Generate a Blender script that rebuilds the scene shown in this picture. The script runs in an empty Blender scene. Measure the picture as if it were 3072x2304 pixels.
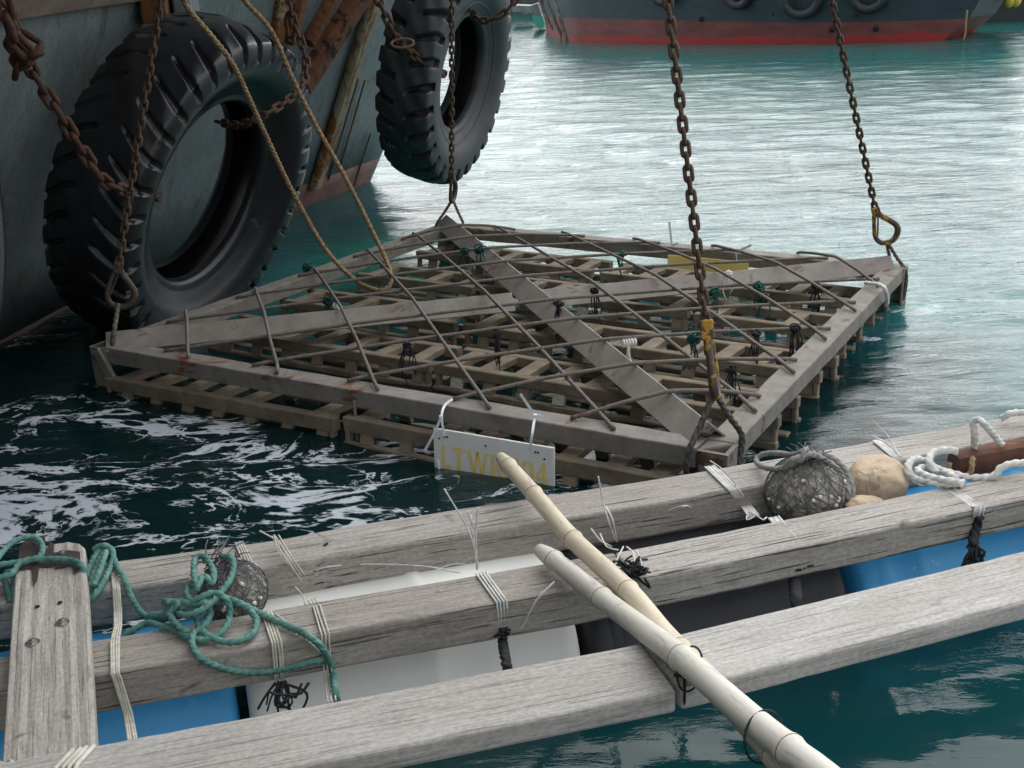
import bpy, bmesh, math, random
import numpy as np
from mathutils import Vector, Matrix
random.seed(7)
C = bpy.context.scene
COL = C.collection
PI = math.pi

# ---------------------------------------------------------------- camera
F, CX, CY, CAMH = 3421.0, 1536.0, 1152.0, 1.75
ROLL = math.atan(0.046)
PITCH = math.radians(19.355)
cr, sr, cp, sp = math.cos(ROLL), math.sin(ROLL), math.cos(PITCH), math.sin(PITCH)
RIGHT, UPC, FWD = Vector((1, 0, 0)), Vector((0, sp, cp)), Vector((0, cp, -sp))
camd = bpy.data.cameras.new('camera'); cam = bpy.data.objects.new('camera', camd); COL.objects.link(cam)
cxa = RIGHT*cr - UPC*sr; cya = RIGHT*sr + UPC*cr; cza = -FWD
M = Matrix((cxa, cya, cza)).transposed().to_4x4(); M.translation = (0, 0, CAMH)
cam.matrix_world = M
camd.sensor_width = 36; camd.lens = 36*F/3072; camd.clip_start = .05; camd.clip_end = 2000
C.camera = cam
C.render.resolution_x, C.render.resolution_y = 1024, 768

# ---------------------------------------------------------------- world, sun, exposure
W = bpy.data.worlds.new('World'); C.world = W; W.use_nodes = True
wn = W.node_tree.nodes; wl = W.node_tree.links; wn.clear()
wo = wn.new('ShaderNodeOutputWorld'); bg = wn.new('ShaderNodeBackground')
sky = wn.new('ShaderNodeTexSky'); sky.sky_type = 'NISHITA'; sky.sun_disc = False
sky.sun_elevation = math.radians(33); sky.sun_rotation = math.radians(12)
SKY_K = 0.1
bg.inputs['Strength'].default_value = SKY_K
tc = wn.new('ShaderNodeTexCoord'); mp = wn.new('ShaderNodeMapping'); mp.inputs['Scale'].default_value = (1, 1, 3)
nz = wn.new('ShaderNodeTexNoise'); nz.inputs['Scale'].default_value = 2.2; nz.inputs['Detail'].default_value = 5
rp = wn.new('ShaderNodeValToRGB')
rp.color_ramp.elements[0].position = .35; rp.color_ramp.elements[0].color = (8.3, 8.6, 8.9, 1)
rp.color_ramp.elements[1].position = .68; rp.color_ramp.elements[1].color = (13.0, 13.0, 13.0, 1)
mx = wn.new('ShaderNodeMixRGB'); mx.inputs[0].default_value = .9
wl.new(tc.outputs['Generated'], mp.inputs[0]); wl.new(mp.outputs[0], nz.inputs[0]); wl.new(nz.outputs[0], rp.inputs[0])
# thin overcast: the cloud layer is brighter round the veiled sun
dt = wn.new('ShaderNodeVectorMath'); dt.operation = 'DOT_PRODUCT'; nm_ = wn.new('ShaderNodeVectorMath'); nm_.operation = 'NORMALIZE'
e_, a_ = math.radians(33), math.radians(12)
wl.new(tc.outputs['Generated'], nm_.inputs[0]); wl.new(nm_.outputs[0], dt.inputs[0]); dt.inputs[1].default_value = (math.sin(a_)*math.cos(e_), math.cos(a_)*math.cos(e_), math.sin(e_))
gm = wn.new('ShaderNodeMapRange'); gm.inputs['From Min'].default_value = -.1; gm.inputs['From Max'].default_value = 1; gm.interpolation_type = 'LINEAR'
gm.inputs['To Min'].default_value = .75; gm.inputs['To Max'].default_value = 2.3; wl.new(dt.outputs['Value'], gm.inputs[0])
gv = wn.new('ShaderNodeVectorMath'); gv.operation = 'SCALE'; wl.new(rp.outputs[0], gv.inputs[0]); wl.new(gm.outputs[0], gv.inputs['Scale'])
wl.new(sky.outputs[0], mx.inputs[1]); wl.new(gv.outputs[0], mx.inputs[2]); wl.new(mx.outputs[0], bg.inputs[0]); wl.new(bg.outputs[0], wo.inputs[0])
sd = bpy.data.lights.new('sun', 'SUN'); sd.energy = .8; sd.angle = math.radians(60); sd.color = (1, .97, .92)
so = bpy.data.objects.new('sun', sd); COL.objects.link(so)
el, az = math.radians(33), math.radians(12)
sdir = Vector((math.sin(az)*math.cos(el), math.cos(az)*math.cos(el), math.sin(el)))
so.rotation_euler = sdir.to_track_quat('Z', 'Y').to_euler(); so.location = (0, 0, 20)
C.view_settings.view_transform = 'Standard'; C.view_settings.look = 'None'
C.view_settings.exposure = 0.12; C.view_settings.gamma = 1
C.view_settings.use_curve_mapping = False
C.render.engine = 'CYCLES'

# ---------------------------------------------------------------- photo geometry helpers
def ray(x, y):
    return (cxa*((x-CX)/F) - cya*((y-CY)/F) + FWD)
O = Vector((0, 0, CAMH))
def at(x, y, z):
    d = ray(x, y); return O + d*((z-CAMH)/d.z)
def aty(x, y, wy):
    d = ray(x, y); return O + d*(wy/d.y)
def atpl(x, y, p, n):
    d = ray(x, y); return O + d*((p-O).dot(n)/d.dot(n))
def atdist(x, y, s):
    return O + ray(x, y).normalized()*s
def above(x, y, xy):
    d = ray(x, y); t = (xy[0]*d.x+xy[1]*d.y)/(d.x*d.x+d.y*d.y); return O + d*t
def V(*a): return Vector(a)

# ---------------------------------------------------------------- object helpers
def tag(o, label=None, cat=None, group=None, kind=None):
    if label: o['label'] = label
    if cat: o['category'] = cat
    if group: o['group'] = group
    if kind: o['kind'] = kind
    return o
def empty(name, loc=(0, 0, 0)):
    o = bpy.data.objects.new(name, None); COL.objects.link(o); o.location = loc; o.empty_display_size = .1
    return o
def par(o, p):
    o.parent = p
    if p is not None:
        bpy.context.view_layer.update()
        o.matrix_parent_inverse = p.matrix_world.inverted()
    return o
def mesh_of(name, verts, faces, mat, smooth=False):
    me = bpy.data.meshes.new(name); me.from_pydata([tuple(v) for v in verts], [], faces)
    me.materials.append(mat)
    if smooth: me.polygons.foreach_set('use_smooth', [True]*len(me.polygons))
    me.update(); return me
def obj(name, me, parent=None, mw=None):
    o = bpy.data.objects.new(name, me); COL.objects.link(o)
    if mw is not None: o.matrix_world = mw
    if parent is not None:
        o.parent = parent; o.matrix_parent_inverse = parent_inv(parent)
    return o
PINV = {}
def parent_inv(p):
    if p.name not in PINV:
        bpy.context.view_layer.update(); PINV[p.name] = p.matrix_world.inverted()
    return PINV[p.name]
class MB:
    def __init__(s): s.v = []; s.f = []
    def add(s, vs, fs):
        k = len(s.v); s.v += [tuple(v) for v in vs]; s.f += [tuple(i+k for i in f) for f in fs]
    def box(s, c, h, R=None):
        c = Vector(c)
        vs = []
        for x in (-1, 1):
            for y in (-1, 1):
                for z in (-1, 1):
                    p = Vector((x*h[0], y*h[1], z*h[2]))
                    if R is not None: p = R @ p
                    vs.append(c+p)
        s.add(vs, [(0, 1, 3, 2), (4, 6, 7, 5), (0, 4, 5, 1), (2, 3, 7, 6), (0, 2, 6, 4), (1, 5, 7, 3)])
    def beam(s, p0, p1, w, h, up=Vector((0, 0, 1))):
        p0, p1 = Vector(p0), Vector(p1); x = (p1-p0).normalized(); y = up.cross(x).normalized(); z = x.cross(y)
        R = Matrix((x, y, z)).transposed()
        s.box((p0+p1)/2, ((p1-p0).length/2, w/2, h/2), R)
    def tube(s, pts, r, seg=8, caps=True, strands=0, pitch=.05, lobe=.22):
        pts = [Vector(p) for p in pts]; n = len(pts)
        if n < 2: return
        T = []
        for i in range(n):
            a = pts[max(0, i-1)]; b = pts[min(n-1, i+1)]; t = (b-a)
            T.append(t.normalized() if t.length > 1e-9 else Vector((0, 0, 1)))
        u = T[0].orthogonal().normalized(); k = len(s.v); L = 0
        for i in range(n):
            if i:
                L += (pts[i]-pts[i-1]).length
                q = T[i-1].rotation_difference(T[i]); u = q @ u
            u = (u - T[i]*u.dot(T[i])).normalized(); w = T[i].cross(u)
            rr = r[i] if isinstance(r, (list, tuple)) else r
            for j in range(seg):
                th = 2*PI*j/seg; q = rr
                if strands: q = rr*(1-lobe+lobe*abs(math.cos(strands/2*(th+2*PI*L/pitch)))*1.25)
                s.v.append(tuple(pts[i]+u*(q*math.cos(th))+w*(q*math.sin(th))))
        for i in range(n-1):
            for j in range(seg):
                a = k+i*seg+j; b = k+i*seg+(j+1) % seg; s.f.append((a, b, b+seg, a+seg))
        if caps:
            s.f.append(tuple(k+j for j in reversed(range(seg)))); s.f.append(tuple(k+(n-1)*seg+j for j in range(seg)))
    def build(s, name, mat, parent=None, smooth=False, origin=None):
        vs = s.v
        if origin is not None:
            o_ = Vector(origin); vs = [(v[0]-o_.x, v[1]-o_.y, v[2]-o_.z) for v in s.v]
        me = mesh_of(name, vs, s.f, mat, smooth)
        o = obj(name, me, parent, Matrix.Translation(origin) if origin is not None else None)
        return o
def spline(pts, step=.02):
    pts = [Vector(p) for p in pts]
    if len(pts) < 3:
        n = max(2, int((pts[1]-pts[0]).length/step)); return [pts[0].lerp(pts[1], i/n) for i in range(n+1)]
    P = [pts[0]*2-pts[1]]+pts+[pts[-1]*2-pts[-2]]; out = []
    for i in range(1, len(P)-2):
        p0, p1, p2, p3 = P[i-1], P[i], P[i+1], P[i+2]; n = max(1, int((p2-p1).length/step))
        for k in range(n):
            t = k/n
            out.append(.5*((2*p1)+(p2-p0)*t+(2*p0-5*p1+4*p2-p3)*t*t+(3*p1-p0-3*p2+p3)*t**3))
    out.append(pts[-1]); return out
def rope(name, pts, r, mat, parent=None, pitch=None, step=None, jitter=0, origin=None):
    pitch = pitch or r*7.5
    step = step or pitch/14
    P = spline(pts, step)
    m = MB(); m.tube(P, r*1.08, 15, True, 3, pitch, .42)
    return m.build(name, mat, parent, True, origin)
def bevel(o, w=.004, seg=2):
    b = o.modifiers.new('bevel', 'BEVEL'); b.width = w; b.segments = seg; b.limit_method = 'ANGLE'
    return o

# ---------------------------------------------------------------- materials
def newmat(name):
    m = bpy.data.materials.new(name); m.use_nodes = True; nt = m.node_tree
    b = nt.nodes['Principled BSDF']; return m, nt, b
def N(nt, t, **kw):
    n = nt.nodes.new(t)
    for k, v in kw.items():
        if k in n.inputs: n.inputs[k].default_value = v
        else: setattr(n, k, v)
    return n
def ramp(nt, stops):
    r = nt.nodes.new('ShaderNodeValToRGB'); e = r.color_ramp.elements
    while len(e) < len(stops): e.new(.5)
    for i, (p, c) in enumerate(stops):
        e[i].position = p; e[i].color = (c[0], c[1], c[2], 1) if not isinstance(c, (int, float)) else (c, c, c, 1)
    return r
def noise(nt, scale, detail=6, rough=.6, dist=0, sc=(1, 1, 1), coord='Object', loc=(0, 0, 0)):
    t = nt.nodes.new('ShaderNodeTexCoord'); m = nt.nodes.new('ShaderNodeMapping'); m.inputs['Scale'].default_value = sc
    m.inputs['Location'].default_value = loc
    n = N(nt, 'ShaderNodeTexNoise', Scale=scale, Detail=detail, Roughness=rough, Distortion=dist)
    nt.links.new(t.outputs[coord], m.inputs[0]); nt.links.new(m.outputs[0], n.inputs[0]); return n
def mix(nt, fac, a, b, mode='MIX'):
    m = nt.nodes.new('ShaderNodeMixRGB'); m.blend_type = mode
    for i, x in ((0, fac), (1, a), (2, b)):
        if isinstance(x, (int, float)): m.inputs[i].default_value = x if i == 0 else (x, x, x, 1)
        elif isinstance(x, tuple): m.inputs[i].default_value = (*x, 1)
        else: nt.links.new(x, m.inputs[i])
    return m
def bump(nt, b, h, strength=.4, dist=.01):
    n = nt.nodes.new('ShaderNodeBump'); n.inputs['Strength'].default_value = strength; n.inputs['Distance'].default_value = dist
    nt.links.new(h, n.inputs['Height']); nt.links.new(n.outputs[0], b.inputs['Normal']); return n

def mat_wood(name, light, dark, crack=.5, seed=0, speck=True):
    m, nt, b = newmat(name)
    g = noise(nt, 11, 8, .7, .3, (.5, 7, 7), loc=(seed, 0, 0)); r = ramp(nt, [(.3, dark), (.66, light)]); nt.links.new(g.outputs[0], r.inputs[0])
    f = noise(nt, 80, 6, .75, .2, (.13, 2.4, 2.4), loc=(seed, 3, 0)); r2 = ramp(nt, [(.3, .72), (.6, 1.06)]); nt.links.new(f.outputs[0], r2.inputs[0])
    c1 = mix(nt, .75, r.outputs[0], r2.outputs[0], 'MULTIPLY')
    big = noise(nt, 1.8, 4, .6, .4, (.8, 2, 2), loc=(seed, 1, 5)); r3 = ramp(nt, [(.3, (.84, .82, .80)), (.65, (1.1, 1.1, 1.1))]); nt.links.new(big.outputs[0], r3.inputs[0])
    c2 = mix(nt, 1, c1.outputs[0], r3.outputs[0], 'MULTIPLY')
    # thin lengthwise drying cracks
    ck = noise(nt, 26, 3, .55, .2, (.13, 5.5, 5.5), loc=(seed*3, 9, 2)); rc = ramp(nt, [(.355, 0.0), (.40, 1.0)]); nt.links.new(ck.outputs[0], rc.inputs[0])
    c3 = mix(nt, crack, c2.outputs[0], rc.outputs[0], 'MULTIPLY')
    sa = noise(nt, 16, 4, .6, 1.2, (.5, 2, 2), loc=(seed, 6, 1)); ra = ramp(nt, [(.60, 1.0), (.72, .62)]); nt.links.new(sa.outputs[0], ra.inputs[0])
    c3 = mix(nt, .8, c3.outputs[0], ra.outputs[0], 'MULTIPLY')
    sp_ = noise(nt, 130, 3, .6, 0, (.6, 1, 1), loc=(seed, 2, 6)); rs_ = ramp(nt, [(.40, .78), (.60, 1.1)]); nt.links.new(sp_.outputs[0], rs_.inputs[0])
    c3 = mix(nt, .7, c3.outputs[0], rs_.outputs[0], 'MULTIPLY')
    if speck:
        st = noise(nt, 5, 3, .5, 1.5, (1, 1, 1), loc=(seed, 7, 7)); rs = ramp(nt, [(.70, 0), (.76, 1)]); nt.links.new(st.outputs[0], rs.inputs[0])
        c3 = mix(nt, rs.outputs[0], c3.outputs[0], (dark[0]*.45, dark[1]*.42, dark[2]*.4))
    nt.links.new(c3.outputs[0], b.inputs['Base Color']); b.inputs['Roughness'].default_value = .85
    h = mix(nt, .5, f.outputs[0], rc.outputs[0]); bump(nt, b, h.outputs[0], .55, .004)
    return m
def mat_simple(name, c1, c2, scale=20, rough=.6, bs=.3, sc=(1, 1, 1), metallic=0, lo=.35, hi=.65, detail=6, bd=.004):
    m, nt, b = newmat(name)
    n = noise(nt, scale, detail, .6, .2, sc); r = ramp(nt, [(lo, c1), (hi, c2)]); nt.links.new(n.outputs[0], r.inputs[0])
    nt.links.new(r.outputs[0], b.inputs['Base Color']); b.inputs['Roughness'].default_value = rough; b.inputs['Metallic'].default_value = metallic
    n2 = noise(nt, scale*4, 5, .6, 0, sc); bump(nt, b, n2.outputs[0], bs, bd); return m
def mat_patch(name, base1, base2, patch, pscale, thr, scale=14, rough=.8, bs=.5, sc=(1, 1, 1), patch2=None, bd=.004, psc=(1, 1, 1)):
    m, nt, b = newmat(name)
    n = noise(nt, scale, 8, .65, .2, sc); r = ramp(nt, [(.3, base1), (.68, base2)]); nt.links.new(n.outputs[0], r.inputs[0])
    p = noise(nt, pscale, 7, .68, .6, psc, loc=(3.1, 1.7, .4)); rr = ramp(nt, [(thr, 0), (thr+.035, 1)]); nt.links.new(p.outputs[0], rr.inputs[0])
    pn = noise(nt, pscale*6, 5, .6); pr = ramp(nt, [(.3, patch), (.7, patch2 or tuple(x*.45 for x in patch))]); nt.links.new(pn.outputs[0], pr.inputs[0])
    c = mix(nt, rr.outputs[0], r.outputs[0], pr.outputs[0])
    nt.links.new(c.outputs[0], b.inputs['Base Color']); b.inputs['Roughness'].default_value = rough
    n2 = noise(nt, scale*5, 5, .65); h = mix(nt, .4, n2.outputs[0], rr.outputs[0]); bump(nt, b, h.outputs[0], bs, bd); return m
def flat(name, c, rough=.6, var=.25):
    return mat_simple(name, tuple(x*(1-var) for x in c), tuple(min(1, x*(1+var*.5)) for x in c), 30, rough, .25)

M_WOOD = mat_wood('weathered_timber', (.46, .43, .40), (.32, .292, .265), .8, 0)
M_WOOD2 = mat_wood('weathered_timber_brown', (.41, .375, .34), (.28, .25, .222), .75, 11)
M_WOOD3 = mat_wood('pale_board', (.52, .50, .475), (.40, .38, .355), .3, 23, False)
M_PLANK = mat_wood('grooved_plank', (.52, .49, .45), (.30, .27, .24), .3, 31)
M_END = flat('cut_wood_end', (.22, .18, .15), .9)
M_STEEL = mat_patch('silted_steel', (.14, .125, .105), (.25, .228, .20), (.17, .08, .04), 4.5, .61, 12, .8, .8)
M_STEELR = mat_patch('silted_steel_flaking_rust', (.15, .132, .115), (.26, .235, .21), (.24, .085, .035), 2.6, .575, 10, .8, .7, psc=(1, 1, 2.2))
M_ANGLE = mat_patch('silted_angle_iron', (.18, .16, .138), (.28, .255, .225), (.21, .11, .07), 6, .60, 9, .65, .6, patch2=(.13, .10, .08))
M_REBAR = mat_patch('silted_rebar', (.10, .083, .07), (.20, .175, .155), (.16, .08, .045), 9, .60, 60, .8, .8, patch2=(.07, .05, .04))
M_CONC = mat_patch('silt_coated_concrete', (.13, .10, .07), (.26, .215, .155), (.33, .30, .24), 5, .66, 9, .9, .9, bd=.006)
M_BARN = mat_simple('barnacle_patch', (.35, .33, .26), (.7, .68, .6), 90, .8, 1.0)
M_RUBBER = mat_patch('worn_rubber', (.006, .0065, .008), (.016, .017, .021), (.05, .043, .036), 5, .63, 8, .30, .55, bd=.004)
M_RUBBER2 = mat_patch('grey_worn_rubber', (.014, .015, .018), (.036, .038, .044), (.06, .058, .055), 6, .66, 8, .5, .5, bd=.004)
M_CHAIN = mat_simple('rusty_chain_iron', (.035, .022, .014), (.12, .075, .045), 40, .75, .6, metallic=.2)
M_CHAINR = mat_simple('red_rust_chain_iron', (.035, .018, .011), (.105, .050, .030), 30, .85, .6, metallic=.1)
M_HOOK = mat_patch('yellow_painted_hook', (.04, .03, .022), (.09, .065, .045), (.52, .28, .02), 22, .53, 30, .6, .4, patch2=(.35, .16, .01))
M_HOOKD = mat_patch('worn_hook_iron', (.03, .022, .016), (.07, .05, .035), (.20, .12, .03), 22, .62, 30, .6, .4)
M_WIRE = mat_simple('steel_wire_rope', (.06, .045, .035), (.19, .16, .13), 60, .6, .4, metallic=.3)
M_MANILA = mat_simple('manila_rope_fibre', (.17, .11, .055), (.36, .25, .135), 45, .9, .5)
M_GREEN = mat_simple('green_rope_fibre', (.055, .17, .15), (.16, .32, .28), 25, .85, .5)
M_DGREEN = mat_simple('dark_green_twine', (.003, .04, .035), (.012, .095, .08), 60, .8, .4)
M_GREY = mat_simple('grey_rope_fibre', (.20, .195, .185), (.36, .35, .33), 30, .9, .5)
M_WHITE = mat_simple('white_rope_fibre', (.55, .55, .52), (.8, .8, .78), 30, .85, .4)
M_CREAM = mat_simple('cream_cord', (.46, .44, .37), (.66, .64, .57), 40, .8, .3)
M_BLACK = mat_simple('black_rope_fibre', (.008, .009, .012), (.025, .027, .032), 60, .8, .5)
M_NET = mat_simple('grey_net_twine', (.05, .054, .06), (.16, .165, .17), 60, .8, .5)
M_SHELL = mat_patch('oyster_shell_crust', (.16, .145, .12), (.46, .42, .36), (.82, .80, .76), 34, .56, 26, .8, 1, bd=.01)
M_ROCK = mat_patch('tan_sandstone', (.50, .37, .25), (.68, .55, .41), (.36, .27, .20), 12, .60, 14, .9, .7, patch2=(.5, .45, .38), bd=.006)
M_RUSTBAR = mat_patch('rusted_bar', (.055, .025, .018), (.14, .06, .04), (.26, .12, .06), 9, .62, 14, .9, .9)
M_BLUE = mat_patch('blue_drum_plastic', (.04, .33, .70), (.07, .42, .82), (.45, .68, .85), 9, .63, 3, .42, .12, patch2=(.3, .55, .78))
M_WHITEP = mat_patch('white_drum_plastic', (.74, .74, .70), (.84, .84, .80), (.6, .57, .5), 12, .70, 3, .5, .12)
M_BLACKP = mat_simple('black_drum_plastic', (.009, .010, .014), (.02, .022, .03), 6, .45, .15)
M_SIGN = mat_patch('white_sign_board', (.78, .78, .75), (.88, .88, .85), (.55, .57, .52), 12, .66, 6, .5, .1)
M_LETTER = flat('yellow_lettering', (.93, .72, .24), .6, .05)
M_YSIGN = mat_patch('yellow_sign_board', (.88, .68, .20), (.95, .78, .30), (.7, .56, .25), 14, .66, 6, .5, .1)
M_ZIP = flat('white_zip_tie', (.72, .76, .80), .4, .08)
M_ZINC = mat_simple('zinc_bolt', (.3, .3, .3), (.55, .55, .54), 50, .35, .1, metallic=.8)
M_DARKSTAIN = flat('dark_hole', (.012, .012, .014), .9)
M_BOATBLUE = mat_patch('dark_blue_boat_paint', (.006, .020, .030), (.015, .038, .05), (.05, .05, .04), 1.1, .68, 1.4, .55, .15, sc=(1, 1, 2))
M_BOATTEAL = mat_patch('teal_boat_paint', (.01, .11, .085), (.02, .16, .13), (.04, .07, .06), 2, .66, 1.4, .55, .15)
M_GREYBOAT = mat_simple('grey_boat_paint', (.12, .13, .14), (.25, .27, .28), 3, .6, .2)
M_POLE = mat_simple('weathered_pole', (.12, .11, .095), (.30, .27, .23), 8, .8, .4)
M_BLACKBOAT = mat_simple('black_boat_paint', (.008, .014, .017), (.02, .03, .034), 2, .6, .2)

def mat_red():
    m, nt, b = newmat('red_antifouling_paint')
    n = noise(nt, 1.3, 7, .65, .4, (1, 1, 2.5)); r = ramp(nt, [(.3, (.085, .020, .018)), (.65, (.17, .045, .042))]); nt.links.new(n.outputs[0], r.inputs[0])
    t = nt.nodes.new('ShaderNodeTexCoord'); s = nt.nodes.new('ShaderNodeSeparateXYZ'); nt.links.new(t.outputs['Object'], s.inputs[0])
    n2 = noise(nt, 1.0, 4, .6, .3, (1, 1, 0)); a = N(nt, 'ShaderNodeMath', operation='MULTIPLY_ADD'); nt.links.new(n2.outputs[0], a.inputs[0]); a.inputs[1].default_value = .35; nt.links.new(s.outputs[2], a.inputs[2])
    r2 = ramp(nt, [(.30, 1), (.36, 0)]); nt.links.new(a.outputs[0], r2.inputs[0])
    c = mix(nt, r2.outputs[0], r.outputs[0], (.27, .018, .014)); nt.links.new(c.outputs[0], b.inputs['Base Color'])
    b.inputs['Roughness'].default_value = .6; return m
M_RED = mat_red()
def mat_hull():
    m, nt, b = newmat('barge_grey_paint')
    n = noise(nt, 2.2, 8, .68, .3, (1, 1, 1)); r = ramp(nt, [(.3, (.095, .12, .13)), (.7, (.165, .205, .215))]); nt.links.new(n.outputs[0], r.inputs[0])
    p = noise(nt, 3.2, 8, .72, .8, (1.0, 1.0, .45), loc=(5, 2, 1)); rr = ramp(nt, [(.58, 0), (.66, 1)]); nt.links.new(p.outputs[0], rr.inputs[0])
    c = mix(nt, rr.outputs[0], r.outputs[0], (.085, .095, .075))
    p2 = noise(nt, 7, 7, .7, .5, (1, 1, .5), loc=(1, 8, 2)); r2 = ramp(nt, [(.655, 0), (.68, 1)]); nt.links.new(p2.outputs[0], r2.inputs[0])
    c = mix(nt, r2.outputs[0], c.outputs[0], (.045, .028, .018))
    st = noise(nt, 9, 6, .7, .3, (1, 1, .10), loc=(2, 2, 2)); rst = ramp(nt, [(.54, 0), (.70, .85)]); nt.links.new(st.outputs[0], rst.inputs[0])
    c = mix(nt, rst.outputs[0], c.outputs[0], (.12, .075, .035))
    fs_ = noise(nt, 40, 5, .7, .2); rf_ = ramp(nt, [(.35, .7), (.6, 1.08)]); nt.links.new(fs_.outputs[0], rf_.inputs[0]); c = mix(nt, .8, c.outputs[0], rf_.outputs[0], 'MULTIPLY')
    nt.links.new(c.outputs[0], b.inputs['Base Color']); b.inputs['Roughness'].default_value = .55
    bump(nt, b, n.outputs[0], .6, .03); return m
M_HULL = mat_hull()
M_HULLRED = mat_patch('barge_red_boot_paint', (.085, .045, .04), (.16, .08, .07), (.14, .05, .03), 5, .6, 5, .8, .4)
M_RUSTBEAM = mat_patch('rusty_fender_steel', (.10, .035, .015), (.20, .08, .03), (.035, .014, .008), 6, .52, 6, .85, .7, sc=(1, 1, .5))
M_RUSTY2 = mat_patch('ochre_stained_steel', (.20, .16, .09), (.27, .24, .16), (.20, .075, .015), 4, .50, 5, .8, .5, sc=(2, 2, .4), psc=(2, 2, .5))
M_STRAKE = mat_patch('muddy_rubbing_strake', (.13, .10, .07), (.22, .18, .13), (.30, .29, .26), 14, .68, 6, .85, .6)

def mat_bamboo(name, a, b_, seed):
    m, nt, b = newmat(name)
    n = noise(nt, 7, 8, .7, .2, (.35, 3, 3), loc=(seed, 0, 0)); r = ramp(nt, [(.3, a), (.62, b_)]); nt.links.new(n.outputs[0], r.inputs[0])
    s = noise(nt, 42, 5, .7, .1, (.22, 1.5, 1.5), loc=(seed, 4, 0)); rs = ramp(nt, [(.30, .42), (.42, 1.0)]); nt.links.new(s.outputs[0], rs.inputs[0])
    c = mix(nt, .75, r.outputs[0], rs.outputs[0], 'MULTIPLY')
    d_ = noise(nt, 14, 6, .7, 1, (.6, 1.5, 1.5), loc=(seed, 8, 3)); rd = ramp(nt, [(.56, 1.0), (.70, .50)]); nt.links.new(d_.outputs[0], rd.inputs[0])
    c = mix(nt, .7, c.outputs[0], rd.outputs[0], 'MULTIPLY'); nt.links.new(c.outputs[0], b.inputs['Base Color'])
    b.inputs['Roughness'].default_value = .6; bump(nt, b, s.outputs[0], .3, .002); return m
M_BAM1 = mat_bamboo('dry_bamboo', (.50, .42, .30), (.66, .58, .44), 2)
M_BAM2 = mat_bamboo('bleached_bamboo', (.50, .47, .41), (.68, .65, .58), 9)

# ---------------------------------------------------------------- water
def wave_field(X, Y, cell):
    rng = np.random.default_rng(11); H = np.zeros_like(X)
    for k in range(110):
        lam = float(np.exp(rng.uniform(np.log(.10), np.log(1.3))))
        th = rng.normal(math.radians(82), .55); kk = 2*PI/lam
        A = .0050*lam**0.95*rng.uniform(.5, 1.2)*.62
        ph = rng.uniform(0, 2*PI)
        # slow modulation so that groups of ripples come and go
        mo = .55+.45*np.sin(X*rng.uniform(.2, .9)+Y*rng.uniform(.2, .9)+rng.uniform(0, 6.3))
        att = np.clip((lam/cell-2.2)/2.5, 0, 1)
        H += A*att*mo*np.sin(kk*(np.cos(th)*X+np.sin(th)*Y)+ph)
    return H
def vnoise(X, Y, s, seed):
    rng = np.random.default_rng(seed); H = np.zeros_like(X)
    for k in range(14):
        f = s*rng.uniform(.5, 1.8); a = rng.uniform(0, 2*PI); H += np.sin(f*(np.cos(a)*X+np.sin(a)*Y)+rng.uniform(0, 6.3))
    return H/3.7
def make_water():
    rs = [.5]
    while rs[-1] < 260: rs.append(rs[-1]*1.0065)
    rs = np.array(rs); an = np.radians(np.arange(18, 162.01, .34))
    Rr, A = np.meshgrid(rs, an, indexing='ij'); X = Rr*np.cos(A); Y = Rr*np.sin(A)-.35
    cell = np.maximum(Rr*.0065, Rr*math.radians(.34))
    Z = wave_field(X, Y, cell)*(.35+.65*np.clip((Y-2.2)/1.5, 0, 1))
    nr, na = X.shape; co = np.stack([X, Y, Z], -1).reshape(-1, 3)
    i, j = np.meshgrid(np.arange(nr-1), np.arange(na-1), indexing='ij'); a = (i*na+j).ravel()
    fc = np.stack([a+na, a+na+1, a+1, a], 1)
    me = bpy.data.meshes.new('water')
    me.vertices.add(len(co)); me.vertices.foreach_set('co', co.ravel())
    me.loops.add(fc.size); me.loops.foreach_set('vertex_index', fc.ravel().astype(np.int32))
    me.polygons.add(len(fc)); me.polygons.foreach_set('loop_start', np.arange(0, fc.size, 4, dtype=np.int32))
    me.polygons.foreach_set('use_smooth', np.ones(len(fc), bool)); me.update(calc_edges=True)
    Xf, Yf = co[:, 0], co[:, 1]
    def blob(cx, cy, rx, ry, ang=0):
        c, s = math.cos(ang), math.sin(ang); dx, dy = Xf-cx, Yf-cy
        return np.clip(1.25-np.sqrt(((dx*c+dy*s)/rx)**2+((-dx*s+dy*c)/ry)**2), 0, 1)
    foam = np.zeros(len(co))
    for b in FOAM: foam = np.maximum(foam, blob(*b[:5])*b[5]*.74)
    foam = np.clip(foam+.12*vnoise(Xf, Yf, 3, 5)*(foam > .01), 0, 1)
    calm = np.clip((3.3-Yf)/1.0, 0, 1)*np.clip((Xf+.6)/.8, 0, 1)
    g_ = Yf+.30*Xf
    milk_shade = .02+.53*np.clip((g_-5.4)/1.0, 0, 1)+.10*np.clip((Yf-8)/10, 0, 1)  # far water murkier; low near values also paint the frame's shade into the water
    milk_shade = np.maximum(milk_shade, .30*np.clip((Xf+1.4)/.6, 0, 1)*np.clip((3.0-Yf)/.4, 0, 1)); milk_shade = np.maximum(milk_shade, .42*np.clip((Xf-1.6-.35*(Yf-4.6))/.6, 0, 1))
    for b in MILK: milk_shade = np.maximum(milk_shade, blob(*b[:5])*b[5])
    milk_shade = np.clip(milk_shade+.07*vnoise(Xf, Yf, .8, 3), 0, 1)
    for nm, arr in (('foam', foam), ('milk_shade', milk_shade), ('calm', calm)):
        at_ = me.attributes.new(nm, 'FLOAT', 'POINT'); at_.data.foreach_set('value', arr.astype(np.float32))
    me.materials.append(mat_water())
    o = obj('water', me); tag(o, 'green harbour water, rippled and bright with sky beyond the frame, dark and foamy at the left', kind='structure'); return o
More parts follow.
